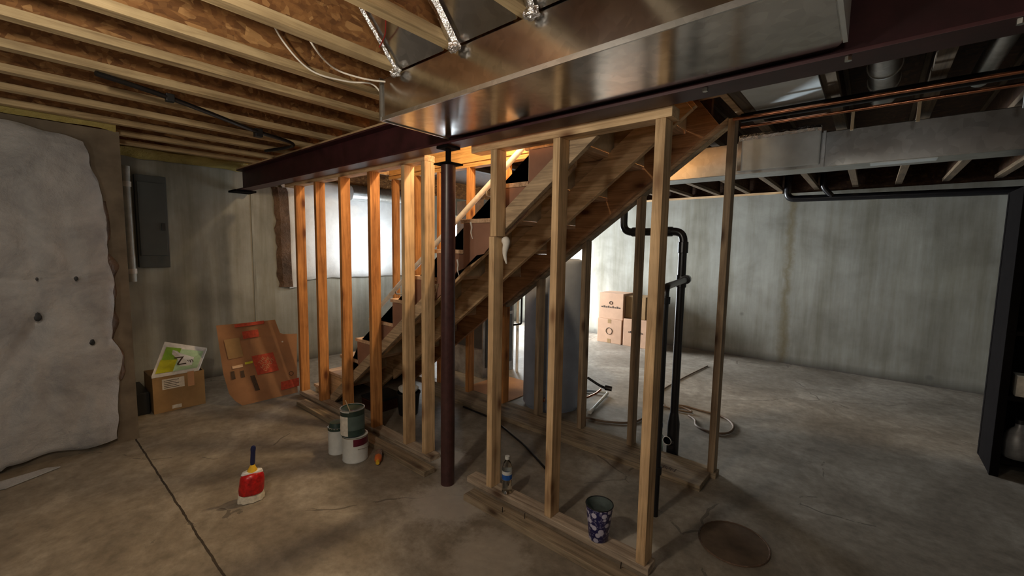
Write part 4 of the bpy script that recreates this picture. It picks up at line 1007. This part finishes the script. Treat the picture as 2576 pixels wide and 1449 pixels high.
# ---------------------------------------------------------------- lights
def area(name, loc, target, size, power, col, sy=None):
    l = D.lights.new(name, 'AREA'); l.energy = power; l.color = col; l.size = size
    if sy: l.shape = 'RECTANGLE'; l.size_y = sy
    o = D.objects.new(name, l); C.objects.link(o); o.location = loc
    o.rotation_euler = (Vector(target) - Vector(loc)).to_track_quat('-Z', 'Y').to_euler(); return o
def point(name, loc, power, col, r=.05):
    l = D.lights.new(name, 'POINT'); l.energy = power; l.color = col; l.shadow_soft_size = r
    o = D.objects.new(name, l); C.objects.link(o); o.location = loc; return o
area('daylight_door', (-5.66, 5.8, 1.1), (-2.9, 6.5, .95), 1.6, 130, (.95, .98, 1.0), 1.9).data.spread = 1.9
area('sunlit_floor', (-5.5, 5.9, 1.9), (-4.6, 6.0, 0), .8, 60, (.93, .97, 1.0))
point('stair_bulb', (-1.95, 2.48, 2.86), 100, (1.0, .72, .42), .07)
point('ceiling_bulb', (-1.25, -.1, 2.15), 36, (1.0, .88, .72), .06)
point('camera_fill', (.12, -.25, 1.75), 9, (1.0, .93, .84), .08)  # added fill beside the camera to brighten stringers and stud faces
point('side_bulb', (-1.3, -1.3, 1.5), 20, (1.0, .92, .82), .12)
sp = D.lights.new('pan_fill_spot', 'SPOT'); sp.energy = 1500; sp.color = (.86, .95, 1); sp.spot_size = .16; sp.spot_blend = .5; sp.shadow_soft_size = .15  # added narrow spot that brightens the panning sheet behind the beam
so = D.objects.new('pan_fill_spot', sp); C.objects.link(so); so.location = (-5.4, 5.5, .5); so.rotation_euler = (Vector((-.42, 2.62, 2.36)) - Vector((-5.4, 5.5, .5))).to_track_quat('-Z', 'Y').to_euler()
area('blanket_fill', (-5.0, 3.4, 1.5), (-5.69, 3.3, 1.7), .5, 9, (.88, .95, 1))  # added fill close in front of the white blanket, no opening there

w = D.worlds.new('world'); bpy.context.scene.world = w; w.use_nodes = True
w.node_tree.nodes['Background'].inputs[0].default_value = (.5, .6, .8, 1); w.node_tree.nodes['Background'].inputs[1].default_value = .02

# ---------------------------------------------------------------- camera
cam = D.cameras.new('camera'); co = D.objects.new('camera', cam); C.objects.link(co)
yaw, pitch, roll = -0.70087, 0.09204, -0.01613
fwd = Vector((math.sin(yaw) * math.cos(pitch), math.cos(yaw) * math.cos(pitch), -math.sin(pitch)))
right = Vector((math.cos(yaw), -math.sin(yaw), 0)); down = fwd.cross(right)
r2 = math.cos(roll) * right + math.sin(roll) * down; d2 = -math.sin(roll) * right + math.cos(roll) * down
Mx = Matrix((r2, -d2, -fwd)).transposed().to_4x4(); Mx.translation = (0, 0, 1.53)
co.matrix_world = Mx
cam.sensor_width = 36; cam.lens = 36 * 1067.8 / 2576; cam.clip_start = .02
sc = bpy.context.scene; sc.camera = co
sc.view_settings.view_transform = 'Standard'; sc.view_settings.look = 'None'; sc.view_settings.exposure = .22
sc.cycles.max_bounces = 8; sc.cycles.sample_clamp_indirect = 4
